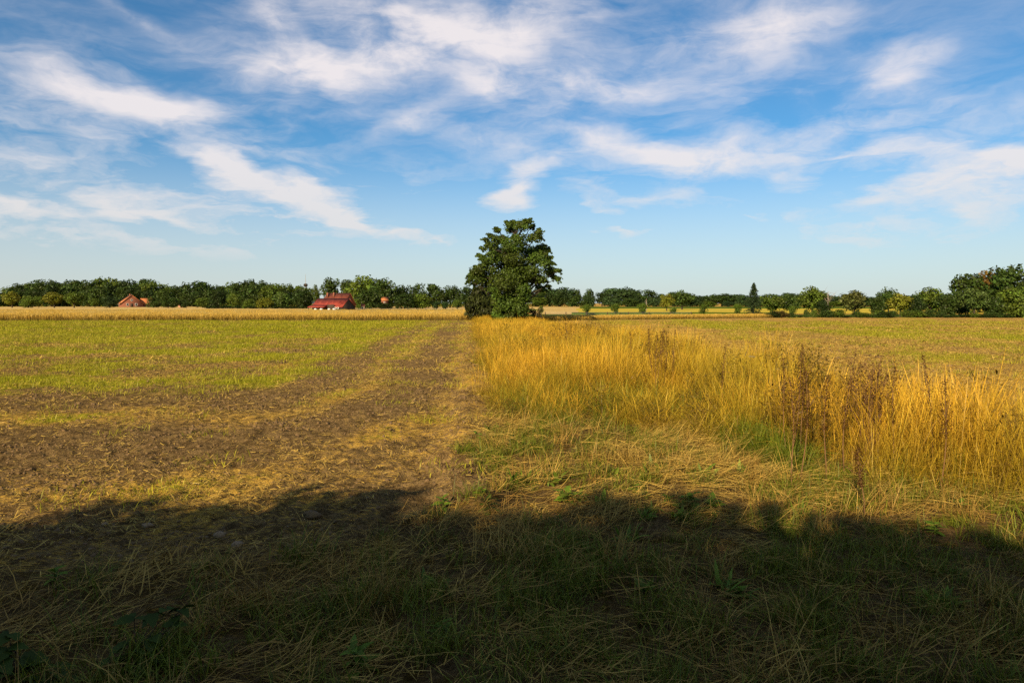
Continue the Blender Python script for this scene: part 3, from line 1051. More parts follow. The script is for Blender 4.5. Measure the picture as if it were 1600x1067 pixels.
def crown_variant(kind, seed):
    """unit tree: 1 wide, 1 tall; returns crown mesh, trunk mesh"""
    g = np.random.default_rng(seed)
    bl = []
    if kind == 'oak':              # broad, clear trunk
        zc, rz, rx, base, K, n, sz = .60, .38, .52, .2, 36, 2300, .06
    elif kind == 'full':           # foliage almost to the ground
        zc, rz, rx, base, K, n, sz = .50, .48, .54, .0, 44, 2800, .06
    elif kind == 'bush':
        zc, rz, rx, base, K, n, sz = .46, .50, .54, .0, 34, 2200, .06
    elif kind == 'slim':
        zc, rz, rx, base, K, n, sz = .54, .46, .48, .08, 30, 1800, .06
    if kind in ('oak', 'full', 'bush', 'slim'):
        if kind in ('full', 'bush'):
            for k in range(K):
                r = g.uniform(.12, .20)
                z = g.uniform(.02 + r * .5, 1 - r)
                pr = (1 - max(0, (z - .42) / .58) ** 2.2) * (.82 + .18 * min(1, z / .3))
                q, a = math.sqrt(g.random()), g.uniform(0, 2 * PI)
                bl.append((math.cos(a) * q * (.5 * pr - r * .5), math.sin(a) * q * (.5 * pr - r * .5), z, r))
            K = 8
        for k in range(K):
            d = g.normal(size=3)
            d /= np.linalg.norm(d)
            q = g.uniform(.45, .82)
            r = g.uniform(.12, .21)
            z = zc + d[2] * rz * q
            taper = 1.0 - .35 * max(0, (z - zc) / rz) ** 2
            bl.append((d[0] * rx * q * taper, d[1] * rx * q * taper, max(base + r * .6, z), r))
        bl.append((0, 0, zc, .25))
        V, F, R, C = blob_leaves(bl, n, sz, .85, .25, 0, seed)
    elif kind == 'pollard':        # ball of upright shoots on a short stem
        for k in range(18):
            d = g.normal(size=3)
            d /= np.linalg.norm(d)
            q = g.uniform(.3, .75)
            bl.append((d[0] * .46 * q, d[1] * .46 * q, .50 + d[2] * .44 * q, .17))
        V, F, R, C = blob_leaves(bl, 1500, .06, 1.1, .25, 0, seed)
        m = 260
        P = np.stack([g.normal(0, .26, m), g.normal(0, .26, m), g.uniform(.55, .78, m)], -1)
        hd = np.arctan2(P[:, 1], P[:, 0])
        rb = ribbons(P, hd, np.clip(np.hypot(P[:, 0], P[:, 1]) * 1.3, 0, 1), g.uniform(.14, .3, m), .03, .2, 2)
        F = np.concatenate([F, rb[1] + len(V)])
        V, R, C = np.concatenate([V, rb[0]]), np.concatenate([R, rb[3]]), np.concatenate([C, rb[3]])
    elif kind == 'conifer':
        L = []
        for k in range(330):
            z = .06 + .93 * (k / 330) ** .9
            wd = .5 * (1.03 - z) ** .75 * g.uniform(.65, 1.12)
            a = g.uniform(0, 2 * PI)
            for j in range(9):
                q = (j + .6) / 9
                bl_p = (wd * q * math.cos(a), wd * q * math.sin(a), z - .10 * q * wd * 2 + g.normal(0, .006))
                L.append(bl_p + (.028,))
        V, F, R, C = blob_leaves(L, 4200, .034, .7, .4, .4, seed)
    me = mesh_from(kind + '_crown', V, F, [M_LEAF], False, {'rnd': R, 'clump': C})
    lim = [([(0, 0, -.03), (.004, .0, .18), (-.006, .004, .4), (.004, 0, .66)], [.04, .028, .022, .008], 6)]
    if kind in ('oak', 'full', 'slim'):
        for k in range(7):
            b = bl[k]
            lim.append(limb((0, 0, g.uniform(.2, .38)), b[:3], g, .016, .004, 4) + (5,))
    tv, tf = tubes(lim)
    tm = mesh_from(kind + '_trunk', tv, tf, [M_BARK], True)
    return me, tm


VAR = {k: [crown_variant(k, 100 + 10 * i + j) for j in range(c)] for i, (k, c) in
       enumerate((('oak', 5), ('full', 5), ('bush', 4), ('slim', 3), ('pollard', 3), ('conifer', 1)))}
OAKG, MIDG, YELG, BLUG, BRNG, DRKG = (.040, .064, .011), (.078, .112, .013), (.155, .16, .015), (.040, .068, .020), (.17, .105, .018), (.027, .045, .009)
_tn = 0


def tree(px, top, wpx, Y, kind, col, label, group=None, name=None, cat='tree', depth=1.0, base_z=0.0):
    """a tree whose crown spans wpx and tops out at row top of the photograph when it stands Y metres off"""
    global _tn
    _tn += 1
    me, tm = VAR[kind][_tn % len(VAR[kind])]
    p = at(px, top, Y)
    W = wpx / FPX * Y
    H = p.z - base_z
    nm = name or {'conifer': 'spruce_tree', 'bush': 'bush', 'pollard': 'pollard_willow'}.get(kind, 'broadleaf_tree')
    t_ = thing(nm, (p.x, Y, base_z), label, cat, group, rotz=(_tn * 2.4) % 6.28)
    t_.scale = (W, W * depth, H)
    c = link('crown', me, t_)
    v = .82 + .36 * ((_tn * .618) % 1)
    c.color = (col[0] * v, col[1] * v, col[2] * v, 1)
    link('trunk', tm, t_)
    return t_


ORD = ['leftmost', 'second from left', 'third from left', 'fourth from left', 'fifth from left', 'sixth from left']


def by_landmark(pxs, marks, what):
    """one label per position: its order among its like above or below the nearest landmark"""
    pxs = sorted(pxs)
    near = [min(marks, key=lambda m: abs(m[0] - p))[1] for p in pxs]
    res = []
    for i, nm in enumerate(near):
        k, n = near[:i].count(nm), near.count(nm)
        pos = '' if n == 1 else ('rightmost ' if k == n - 1 else ORD[k] + ' ')
        res.append((pxs[i], (pos + what + ' ' + nm).strip()))
    return res


def jit(a):
    return random.uniform(-a, a)


# the wood behind the left farmhouse
prof_x = [-30, 0, 25, 45, 85, 130, 175, 195, 220, 245, 262, 290, 300, 330, 355, 370, 385, 410, 440, 460, 480]
prof_y = [455, 453, 444, 438, 433, 434, 432, 437, 434, 440, 438, 443, 440, 441, 442, 439, 437, 438, 441, 446, 447]
g1 = 'trees of the wood behind the left farmhouse'
LM_WOOD = [(18, 'above the yellowish edge tree'), (60, 'above the slim olive tree'), (100, 'above the pair of round trees'), (150, 'above the smallest orchard tree'),
           (203, 'above the small farmhouse'), (265, 'right of the small farmhouse'), (290, 'above the pink shed'), (341, 'above the hedge end'), (400, 'above the low hedge'),
           (470, 'beside the thin tower')]
for px, lab in by_landmark([-25 + k * 19 + jit(5) for k in range(27)], LM_WOOD, 'tall dark wood tree'):
    tree(px, np.interp(px, prof_x, prof_y) + jit(3.5), random.uniform(24, 52), 345 + jit(14), random.choice(('oak', 'full', 'slim')), random.choice((OAKG, OAKG, DRKG, MIDG)),
         lab, g1)
for k, (px, lab) in enumerate(by_landmark([-22 + k * 19.5 + jit(5) for k in range(26)], LM_WOOD, 'lower front tree of the wood')):
    tree(px, np.interp(px, prof_x, prof_y) + 10 + jit(5), random.uniform(26, 36), 318 + jit(10), 'full', random.choice((OAKG, DRKG, BRNG if k % 9 == 4 else OAKG)),
         lab, g1)
# free standing trees in front of that wood
for px, top, wd, kind, col, lab in (
        (18, 455, 27, 'oak', YELG, 'yellowish round tree at the left picture edge before the wood'),
        (44, 459, 24, 'bush', MIDG, 'dark bushy tree second from the left before the wood'),
        (60, 462, 15, 'oak', MIDG, 'slim olive tree just right of the dark bushy tree'),
        (84, 455, 31, 'oak', YELG, 'broad yellow green tree, left one of the pair before the wood'),
        (115, 455, 29, 'oak', MIDG, 'round green tree, right one of the pair before the wood'),
        (148, 466, 18, 'oak', MIDG, 'smallest orchard tree with a clear trunk, left of the farmhouse'),
        (171, 461, 25, 'bush', BLUG, 'blue green round bush at the left end of the farmhouse'),
        (239, 461, 22, 'bush', OAKG, 'dark bush at the right end of the small farmhouse'),
        (263, 461, 30, 'full', OAKG, 'dark tree right of the small farmhouse'),
        (288, 466, 18, 'bush', DRKG, 'dark bush beside the small pink shed'),
        (316, 464, 22, 'full', MIDG, 'olive tree right of the pink shed'),
        (341, 452, 30, 'bush', DRKG, 'dark rounded tree at the left end of the dark hedge'),
        (366, 456, 24, 'full', MIDG, 'lighter tree between the dark hedge and the barn trees')):
    tree(px, top, wd, 243 + jit(4), kind, col, lab, 'single trees before the left wood', name='bush' if kind == 'bush' and wd < 24 else 'broadleaf_tree')
# trees round the big farm
for px, top, wd, Y, kind, col, lab in (
        (392, 440, 46, 262, 'full', OAKG, 'tall dark tree behind the bushes left of the red barn'),
        (424, 441, 44, 260, 'full', MIDG, 'tall dark tree left of the light green tree'),
        (390, 466, 24, 205, 'bush', MIDG, 'low olive bush left of the farm'),
        (413, 464, 30, 205, 'bush', YELG, 'light olive bush between the farm trees'),
        (440, 454, 30, 208, 'full', (.07, .11, .02), 'light green tree left of the dark tree by the barn'),
        (472, 448, 36, 206, 'full', DRKG, 'dark tree at the left end of the red barn'),
        (492, 443, 18, 236, 'slim', MIDG, 'slim lighter tree between the tower and the farmhouse roof'),
        (517, 433, 34, 250, 'oak', OAKG, 'dark tree rising behind the farmhouse roof'),
        (543, 434, 30, 246, 'full', OAKG, 'dark tree behind the right end of the farmhouse roof'),
        (568, 426, 58, 226, 'full', MIDG, 'tallest tree of the farm, right of the red barn'),
        (597, 431, 48, 222, 'full', OAKG, 'tall dark tree second right of the red barn'),
        (577, 448, 40, 198, 'full', OAKG, 'dark tree standing in front of the tallest farm tree'),
        (560, 464, 22, 196, 'bush', MIDG, 'green bush at the right gable of the red barn'),
        (598, 472, 34, 197, 'bush', DRKG, 'dark bush below the small red gable'),
        (622, 442, 36, 228, 'full', OAKG, 'dark tree right of the small red gable'),
        (632, 455, 34, 196, 'full', DRKG, 'dark tree in front, right of the small red gable'),
        (650, 441, 38, 230, 'full', OAKG, 'dark tree in the middle of the row right of the farm'),
        (660, 458, 36, 200, 'full', MIDG, 'broad green tree standing in front of the row right of the farm'),
        (678, 441, 36, 236, 'full', OAKG, 'dark tree behind the left pair of pollards'),
        (703, 443, 36, 240, 'full', OAKG, 'dark tree behind the pollard nearest the big tree'),
        (728, 445, 34, 240, 'full', DRKG, 'dark tree half hidden by the big tree in the middle'),
        (752, 446, 34, 242, 'full', DRKG, 'dark tree hidden behind the big tree in the middle')):
    tree(px, top, wd, Y, kind, col, lab, 'trees round the red roofed farm')
for px, top, wd, lab in ((682, 470, 17, 'left one of the two dark pollards at the stubble field'), (696, 471, 15, 'right one of the two dark pollards at the stubble field'),
                         (715, 467, 19, 'lighter pollard standing alone left of the big tree')):
    tree(px, top, wd, 172, 'pollard', BLUG if px < 700 else MIDG, lab, 'pollards by the farm pasture', cat='willow')
# far wood on the right
prof_x = [800, 835, 865, 890, 915, 940, 965, 990, 1010, 1035, 1065, 1090, 1115, 1150, 1200, 1225, 1250, 1320, 1360, 1400, 1430, 1490, 1620]
prof_y = [452, 451, 446, 452, 450, 455, 450, 453, 452, 455, 454, 459, 461, 461, 461, 459, 460, 461, 461, 459, 461, 456, 452]
g2 = 'trees of the far wood on the right'
LM_FAR = [(800, 'behind the big tree'), (846, 'above the small young tree'), (916, 'above the first pollard'), (962, 'above the second pollard'), (1004, 'above the third pollard'),
          (1043, 'above the yellow green tree'), (1099, 'above the lone pollard'), (1150, 'left of the spruce'), (1208, 'right of the spruce'), (1270, 'behind the tall round tree'),
          (1336, 'behind the pale olive tree'), (1408, 'behind the yellowish tree'), (1455, 'behind the broad green tree'), (1550, 'behind the big oaks')]
for px, lab in by_landmark([800 + k * 19.5 + jit(5) for k in range(42)], LM_FAR, 'dark far wood tree'):
    tree(px, np.interp(px, prof_x, prof_y) + jit(3), random.uniform(22, 52), 350 + jit(12), random.choice(('oak', 'full', 'full')), random.choice((OAKG, BLUG, BLUG, DRKG)),
         lab, g2)
for k, (px, lab) in enumerate(by_landmark([812 + k * 27 + jit(8) for k in range(30)], LM_FAR, 'lower far wood edge tree')):
    tree(px, np.interp(px, prof_x, prof_y) + 10 + jit(4), random.uniform(24, 40), 322 + jit(8), 'bush', random.choice((OAKG, BLUG, MIDG, BRNG if k % 8 == 3 else BLUG)),
         lab, 'edge trees of the far wood')
tree(1042, 459, 25, 142, 'oak', YELG, 'yellow green tree left of the dark oak in the yellow field')
tree(1066, 453, 38, 168, 'oak', OAKG, 'dark spreading oak right of the yellow green tree')
for px, top, wd, Y, lab in ((916, 474, 16, 93, 'round pollard willow nearest the big tree'), (962, 473, 17, 92, 'round pollard willow second from the big tree'),
                            (1004, 472, 18, 92, 'round pollard willow left of the small leaning one'), (1052, 480, 12, 92, 'smallest pollard willow, below the yellow green tree'),
                            (1099, 474, 17, 90, 'round pollard willow standing alone below the far wood'), (1153, 473, 17, 90, 'round pollard willow just left of the spruce'),
                            (1239, 476, 14, 84, 'small round willow among the hedge trees right of the spruce')):
    tree(px, top, wd, Y, 'pollard', MIDG, lab, 'pollard willows along the ditch', cat='willow')
tree(846, 476, 9, 95, 'slim', MIDG, 'small young tree just right of the big tree', name='young_tree')
tree(1178, 442, 36, 91, 'conifer', (.026, .042, .014), 'dark pointed spruce at the end of the willow row', cat='spruce')
# row of hedge trees on the right
for px, top, wd, Y, kind, col, lab in (
        (1208, 459, 40, 90, 'oak', MIDG, 'round tree right beside the spruce'),
        (1237, 459, 32, 92, 'oak', OAKG, 'dark tree second right of the spruce'),
        (1270, 445, 46, 84, 'oak', MIDG, 'tall round tree with a clear trunk third right of the spruce'),
        (1287, 466, 26, 82, 'bush', DRKG, 'dark bush leaning on the tall round tree'),
        (1336, 453, 46, 84, 'oak', (.085, .092, .022), 'pale olive tree with thin crown in the right hedge row'),
        (1371, 461, 26, 83, 'full', OAKG, 'dark slim tree right of the pale olive tree'),
        (1389, 450, 38, 90, 'oak', OAKG, 'tall dark round tree behind the yellowish one'),
        (1408, 456, 40, 80, 'oak', YELG, 'yellowish tree in the middle of the right hedge row'),
        (1432, 459, 34, 80, 'full', DRKG, 'dark tree reaching to the ground right of the yellowish tree'),
        (1455, 448, 48, 84, 'oak', MIDG, 'broad green tree right of the dark low tree'),
        (1480, 458, 34, 80, 'full', OAKG, 'dark tree left of the big oaks at the right edge'),
        (1500, 452, 42, 82, 'full', OAKG, 'dark tree under the left shoulder of the big oaks'),
        (1524, 447, 44, 77, 'oak', (.06, .09, .018), 'lighter green tree with a visible trunk before the big oaks'),
        (1557, 461, 36, 77, 'full', OAKG, 'dark low tree between two lighter trees before the big oaks'),
        (1586, 446, 52, 77, 'full', MIDG, 'broad lighter tree at the right picture edge'),
        (1514, 424, 58, 112, 'full', OAKG, 'big dark oak at the left shoulder of the oak group'),
        (1546, 417, 54, 116, 'full', BRNG, 'big oak turning brown in the oak group at the right edge'),
        (1578, 409, 74, 112, 'full', OAKG, 'tallest big dark oak at the right picture edge'),
        (1625, 412, 60, 114, 'full', OAKG, 'big dark oak cut by the right picture edge')):
    tree(px, top, wd, Y, kind, col, lab, 'trees of the right hedge row')
LM_ROW = [(1208, 'at the foot of the spruce neighbour'), (1239, 'beside the small round willow'), (1270, 'under the tall round tree'), (1300, 'right of the leaning dark bush'),
          (1336, 'under the pale olive tree'), (1371, 'under the dark slim tree'), (1408, 'under the yellowish tree'), (1455, 'under the broad green tree'),
          (1500, 'under the left oak shoulder'), (1524, 'by the visible trunk'), (1557, 'under the dark low tree'), (1590, 'at the right picture edge')]
for px, lab in by_landmark([1200 + k * 12.3 + jit(4) for k in range(34)], LM_ROW, 'low hedge shrub'):
    tree(px, random.uniform(481, 493), random.uniform(10, 30), 76.5 + jit(1.2), 'bush', random.choice((OAKG, DRKG, MIDG, OAKG, (.10, .075, .02))),
         lab, 'shrubs under the right hedge row', name='shrub', cat='shrub')
# low hedge and bank lines on the left
LM_LOW = [(341, 'under the hedge end tree'), (366, 'under the lighter tree'), (390, 'left of the low olive bush'), (413, 'under the light olive bush'), (440, 'under the light green tree'),
          (475, 'left of the red barn')]
for px, lab in by_landmark([326 + k * 11.5 + jit(2) for k in range(14)], LM_LOW, 'clipped low hedge shrub'):
    tree(px, 477.5 + jit(.6), 16, 205 + jit(1), 'bush', DRKG, lab, 'shrubs of the low hedge left of the farm', name='shrub', cat='shrub')

# a bare dead tree and a broken trunk
def dead_tree(px, top, Y, label, wd, n=9):
    g = np.random.default_rng(int(px))
    p = at(px, top, Y)
    t_ = thing('dead_tree', (p.x, Y, 0), label, 'tree')
    v, f = tubes([([(0, 0, -.05), (.03, 0, p.z * .5), (0, 0, p.z)], [.10, .07, .02], 6)])
    link('trunk', mesh_from('dead_trunk', v, f, [M_DEAD], True), t_)
    ls = []
    for k in range(n):
        z = p.z * g.uniform(.5, .92)
        a = g.uniform(0, 2 * PI)
        L = wd * g.uniform(.5, 1)
        e = (math.cos(a) * L, math.sin(a) * L, z + L * g.uniform(.3, 1.0))
        ls.append(limb((0, 0, z - .1), e, g, .035, .008, 5, .08) + (5,))
        for j in range(5):
            q = g.uniform(.4, 1)
            s0 = np.array((0, 0, z - .1)) * (1 - q) + np.array(e) * q
            ls.append(limb(s0, s0 + g.normal(0, .25, 3) * wd + [0, 0, .1], g, .014, .004, 3) + (4,))
    v, f = tubes(ls)
    link('branches' if False else 'branch', mesh_from('dead_branch', v, f, [M_DEAD], True), t_)


M_DEAD = plain_material('dead_wood', (.26, .21, .16), .3, 8, .9)
dead_tree(1294, 455, 88, 'pale leafless tree right of the tall round tree', 1.0)
dead_tree(1010, 466, 150, 'pale broken trunk above the third pollard willow', .35, 3)


# ------------------------------------------------------------------ the big tree in the middle
def px_blobs(lst, Y, depth, g, squash=.8):
    out_ = []
    m = Y / FPX
    for px, py, r in lst:
        p = at(px, py, Y)
        out_.append((p.x, Y + g.uniform(-1, 1) * depth, p.z, r * m))
    return out_


def big_tree():
    Y = 59.0
    g = np.random.default_rng(5)
    spots = [(802, 346, 5), (812, 347, 4), (833, 356, 5), (776, 362, 6), (843, 366, 5), (858, 392, 5), (864, 412, 5), (872, 424, 4), (873, 436, 4), (746, 397, 4), (752, 389, 4), (765, 371, 4), (730, 437, 5), (728, 428, 4), (739, 417, 5), (860, 446, 4), (850, 452, 4), (755, 408, 5), (800, 357, 11), (818, 356, 12), (793, 350, 6), (826, 349, 6), (783, 372, 12), (838, 374, 12), (764, 383, 11), (776, 392, 14), (800, 385, 19),
             (828, 392, 18), (851, 384, 9), (768, 406, 14), (751, 402, 7), (758, 379, 5), (790, 412, 19), (820, 416, 20), (843, 405, 15), (861, 424, 10),
             (851, 437, 8), (864, 430, 6), (744, 424, 12), (733, 431, 7), (757, 433, 15), (738, 441, 6), (782, 440, 18), (811, 444, 19), (836, 434, 13), (845, 448, 7),
             (779, 464, 15), (800, 468, 18), (817, 466, 13), (784, 486, 12), (804, 490, 14), (817, 488, 11), (768, 450, 11), (845, 392, 10), (860, 405, 6)]
    base = at(805, 505, Y)
    t_ = thing('broadleaf_tree', (base.x, Y, 0), 'big broad dark green tree at the far end of the dry grass strip', 'tree')
    spots = [(803 + (a - 803) * .93, b, r_ * .96) for a, b, r_ in spots]
    bl = px_blobs([(a, b, r_ * .92) for a, b, r_ in spots], Y, 2.0, g)
    more = []
    cx_, cz_ = base.x, 5.0
    for x, yy, z, r in bl:              # loose sprays reaching out of the crown
        for k in range(3):
            o_ = np.array((x - cx_, (yy - Y) * .8, (z - cz_) * .9)) + g.normal(0, 1.6, 3)
            o_ /= np.linalg.norm(o_)
            L_ = r * g.uniform(.45, .85)
            for q in range(3):
                more.append((x + o_[0] * (L_ + .17 * q), yy + o_[1] * (L_ + .17 * q), z + o_[2] * (L_ + .17 * q) * .9 - .03 * q * q, .17 - .04 * q))
    for x, yy, z, r in bl:
        for k in range(2):
            d = g.normal(size=3)
            d /= np.linalg.norm(d)
            more.append((x + d[0] * r * .9, yy + d[1] * r * 1.5, z + d[2] * r * .8, r * g.uniform(.35, .55)))
    bl += px_blobs([(798, 428, 16), (812, 436, 14), (790, 445, 14), (806, 452, 16), (818, 452, 11), (778, 432, 12), (800, 405, 15), (832, 424, 13), (845, 436, 9), (790, 478, 12), (812, 482, 14), (770, 420, 10), (852, 412, 9), (848, 398, 9), (772, 372, 8), (812, 372, 12), (756, 415, 9), (748, 436, 9)], Y - 1.8, .8, g)
    more += [(x + g.normal(0, r), yy + g.normal(0, r), z + g.normal(0, r), r * .45) for x, yy, z, r in bl[-18:]]
    B = np.array(bl + more)
    B[:, 0] -= base.x
    B[:, 1] -= Y
    V, F, R, C = blob_leaves(B, 60000, .135, .66, .35, .2, 5, .45)
    me = mesh_from('big_crown', V, F, [M_LEAF], False, {'rnd': R, 'clump': C})
    c = link('crown', me, t_)
    c.color = (.056, .084, .011, 1)
    ls = [([(0, 0, -.1), (.1, 0, 1.2), (-.05, .1, 3), (.1, 0, 5.2), (0, 0, 7.6)], [.34, .27, .22, .14, .05], 10)]
    for b in B[:len(spots)]:
        z0 = max(.8, b[2] - .9 - abs(b[0]) * .35)
        ls.append(limb((.05, 0, z0), b[:3], g, .09, .02, 6, .05) + (6,))
    v, f = tubes(ls)
    link('trunk', mesh_from('big_trunk', v, f, [M_BARK], True), t_)
    # ivy climbing the left side of the lower trunk
    iv = px_blobs([(778, 455, 6), (782, 468, 7), (780, 480, 9), (777, 492, 10), (783, 500, 9), (773, 462, 5)], Y - 1.6, .5, g)
    iv = np.array(iv)
    iv[:, 0] -= base.x
    iv[:, 1] -= Y
    V, F, R, C = blob_leaves(iv, 2600, .14, 1.0, .3, 0, 8)
    i = link('ivy', mesh_from('ivy_leaves', V, F, [M_LEAF], False, {'rnd': R, 'clump': C}), t_)
    i.color = (.075, .12, .014, 1)
    # shrub growing at its right foot
    p = at(838, 500, 58)
    s_ = thing('shrub', (p.x, 58, 0), 'reddish dark shrub at the right foot of the big tree', 'shrub')
    bb = np.array(px_blobs([(832, 488, 7), (840, 492, 6), (845, 499, 5), (835, 499, 7), (825, 500, 8), (843, 484, 4)], 58, .4, g))
    bb[:, 0] -= p.x
    bb[:, 1] -= 58
    V, F, R, C = blob_leaves(bb, 900, .13, 1, .3, .3, 9)
    k = link('crown', mesh_from('foot_shrub', V, F, [M_LEAF], False, {'rnd': R, 'clump': C}), s_)
    k.color = (.055, .042, .016, 1)
    v, f = tubes([limb((0, 0, -.05), b[:3], g, .03, .008) + (5,) for b in bb])
    link('stem', mesh_from('foot_stem', v, f, [M_BARK], True), s_)
    # drooping dark tree behind on the left
    Y2 = 65.0
    p = at(752, 495, Y2)
    s_ = thing('broadleaf_tree', (p.x, Y2, 0), 'dark brownish tree with drooping branches left behind the big tree', 'tree')
    bb = np.array(px_blobs([(752, 448, 8), (745, 456, 9), (758, 458, 11), (740, 468, 9), (752, 471, 13), (766, 470, 10), (734, 480, 8), (744, 485, 11), (758, 486, 12),
                            (770, 484, 9), (731, 491, 6), (738, 494, 7), (762, 494, 8)], Y2, 1.0, g))
    bb[:, 0] -= p.x
    bb[:, 1] -= Y2
    V, F, R, C = blob_leaves(bb, 5200, .17, .9, .4, .7, 10)
    k = link('crown', mesh_from('drooping_crown', V, F, [M_LEAF], False, {'rnd': R, 'clump': C}), s_)
    k.color = (.036, .042, .010, 1)
    v, f = tubes([([(0, 0, -.05), (.05, 0, 1.5), (0, 0, 3)], [.14, .1, .03], 7)] + [limb((0, 0, .6 + .3 * b[2]), b[:3], g, .05, .01) + (5,) for b in bb])
    link('trunk', mesh_from('drooping_trunk', v, f, [M_BARK], True), s_)


big_tree()


# ------------------------------------------------------------------ hedgerow behind the viewer that throws the shade
def hedgerow():
    g = np.random.default_rng(3)
    t_ = thing('hedgerow', (0, -6, 0), 'tall leafy hedgerow along the road side behind the viewer', 'hedge')
    tanel = math.tan(SUN_EL) / math.cos(SUN_BACK_LEFT)
    tanaz = math.tan(SUN_BACK_LEFT)
    ex = [-600, 0, 60, 130, 220, 300, 400, 450, 520, 580, 650, 700, 760, 850, 950, 1050, 1150, 1250, 1350, 1450, 1550, 1650, 2200]
    ey = [842, 835, 815, 800, 790, 792, 797, 794, 784, 781, 785, 794, 797, 793, 795, 800, 806, 810, 816, 826, 831, 836, 850]
    pts = []
    for px in np.arange(-600, 2200, 14):
        y = np.interp(px, ex, ey) + 16 * np.clip((px - 600) / 200, 0, 1)
        X, Yg = on_ground(px, y)
        pts.append((X - (Yg + 6) * tanaz, (Yg + 6) * tanel))
    pts = np.array(sorted(pts))
    xs = np.arange(-28, 22, .30)
    top = np.interp(xs, pts[:, 0], pts[:, 1])
    bl = []
    for x, h in zip(xs, top):
        r = g.uniform(.3, .5)
        for q in range(2):
            yq = g.uniform(-.6, .6)
            bl.append((x + g.normal(0, .15), yq, h - .75 - .45 * q - yq * tanel, .5))
        bl.append((x, g.normal(0, .12), h - r * .8 + .12 * (fbm(x * .9, 0 * x, 3, 191) - .5) + g.normal(0, .07), r))
        if g.random() < .15:
            bl.append((x + g.normal(0, .1), g.normal(0, .2), h + g.uniform(0, .14), .12))
    n_top = len(bl)
    for x in np.arange(-30, 24, .8):
        h = np.interp(x, xs, top)
        for z in np.arange(.8, h - .6, .9):
            bl.append((x + g.normal(0, .2), g.uniform(-.5, .5), z, g.uniform(.75, .95)))
    for x in np.arange(-30, 24, 1.6):
        for z in np.arange(3.0, 6.2, 1.2):  # leaf masses overhanging towards the viewer, added to darken the foreground
            yy = g.uniform(1.2, 3.4)
            lim = (5.0 - yy) * 0 + ((5.2 + 6 - yy - 6 + 6) * tanel) - 1.6
            bl.append((x + g.normal(0, .4), yy, min(z, lim), g.uniform(.7, 1.1)))
        for z in np.arange(2.0, 4.6, 1.2):  # lower, nearer overhang, added for the same darkening
            bl.append((x + g.normal(0, .4), g.uniform(3.4, 5.2), min(z, (5.2 - (g.uniform(3.4, 5.2) - 6)) * tanel - 1.6), g.uniform(.6, .9)))
        for z in np.arange(1.0, 7.5, 1.5):
            bl.append((x + g.normal(0, .4), g.uniform(-3.5, -1), z, g.uniform(.9, 1.3)))
    B = np.array(bl)
    for b in B[n_top:]:                 # nothing behind or before the fringe rises into the sun's grazing line
        h0 = np.interp(b[0] - b[1] * tanaz, xs, top)
        b[2] = min(b[2], h0 - b[1] * tanel - 1.3 * b[3])
    V1, F1, R1, C1 = blob_leaves(B[:n_top], 100000, .16, 1, .6, 0, 31, .05)
    V2, F2, R2, C2 = blob_leaves(B[n_top:], 95000, .28, 1, .4, 0, 32)
    me = mesh_from('hedge_leaves', np.concatenate([V1, V2]), np.concatenate([F1, F2 + len(V1)]), [M_LEAF], False,
                   {'rnd': np.concatenate([R1, R2]), 'clump': np.concatenate([C1, C2])})
    link('crown', me, t_).color = (.04, .06, .014, 1)
    ls = []
    for x in np.arange(-29, 23, 1.7):
        h = np.interp(x, xs, top)
        ls.append(limb((x, g.normal(0, .3), -.1), (x + g.normal(0, .4), 0, h - .8), g, .12, .03, 6) + (6,))
    v, f = tubes(ls)
    link('trunk', mesh_from('hedge_stems', v, f, [M_BARK], True), t_)


hedgerow()

# ------------------------------------------------------------------ buildings
M_TILE_O = plain_material('orange_roof_tiles', (.42, .13, .045), .3, 2.0, .8, (.50, .19, .07))
M_TILE_R = plain_material('red_roof_tiles', (.25, .034, .022), .35, 1.5, .85, (.34, .058, .034))
M_TILE_B = plain_material('brown_red_roof_tiles', (.24, .055, .03), .3, 1.5, .8, (.32, .085, .045))
M_BRICK = plain_material('brick_wall', (.20, .075, .045), .3, 4.0, .9)
M_WOODW = plain_material('dark_timber', (.05, .035, .025), .3, 5.0, .9)
M_WHITE = plain_material('white_paint', (.75, .72, .66), .1, 4.0, .6)
M_CREAM = plain_material('pale_plaster', (.55, .42, .27), .15, 3.0, .9)
M_PINK = plain_material('pink_plaster', (.52, .27, .18), .15, 3.0, .9)
M_GLASS = plain_material('window_glass', (.03, .035, .04), .2, 3.0, .15)
M_STEEL = plain_material('grey_concrete', (.30, .31, .33), .15, 1.0, .7)


def box(x0, x1, y0, y1, z0, z1):
    V = np.array([(x, y, z) for x in (x0, x1) for y in (y0, y1) for z in (z0, z1)], float)
    F = np.array([(0, 1, 3, 2), (4, 6, 7, 5), (0, 4, 5, 1), (2, 3, 7, 6), (0, 2, 6, 4), (1, 5, 7, 3)])
    return V, F


def boxes(*bs):
    V, F, o = [], [], 0
    for b in bs:
        v, f = box(*b)
        V.append(v)
        F.append(f + o)
        o += 8
    return np.concatenate(V), np.concatenate(F)


def prism(L, W, hw, hr):
    """walls with two gables, ridge along x"""
    V = np.array([(x, y, z) for x in (-L / 2, L / 2) for y, z in ((-W / 2, 0), (W / 2, 0), (W / 2, hw), (0, hr), (-W / 2, hw))], float)
    F = [np.array([(0, 4, 3, 2, 1), (5, 6, 7, 8, 9)]), np.array([(0, 5, 9, 4), (1, 2, 7, 6)])]
    return V, F


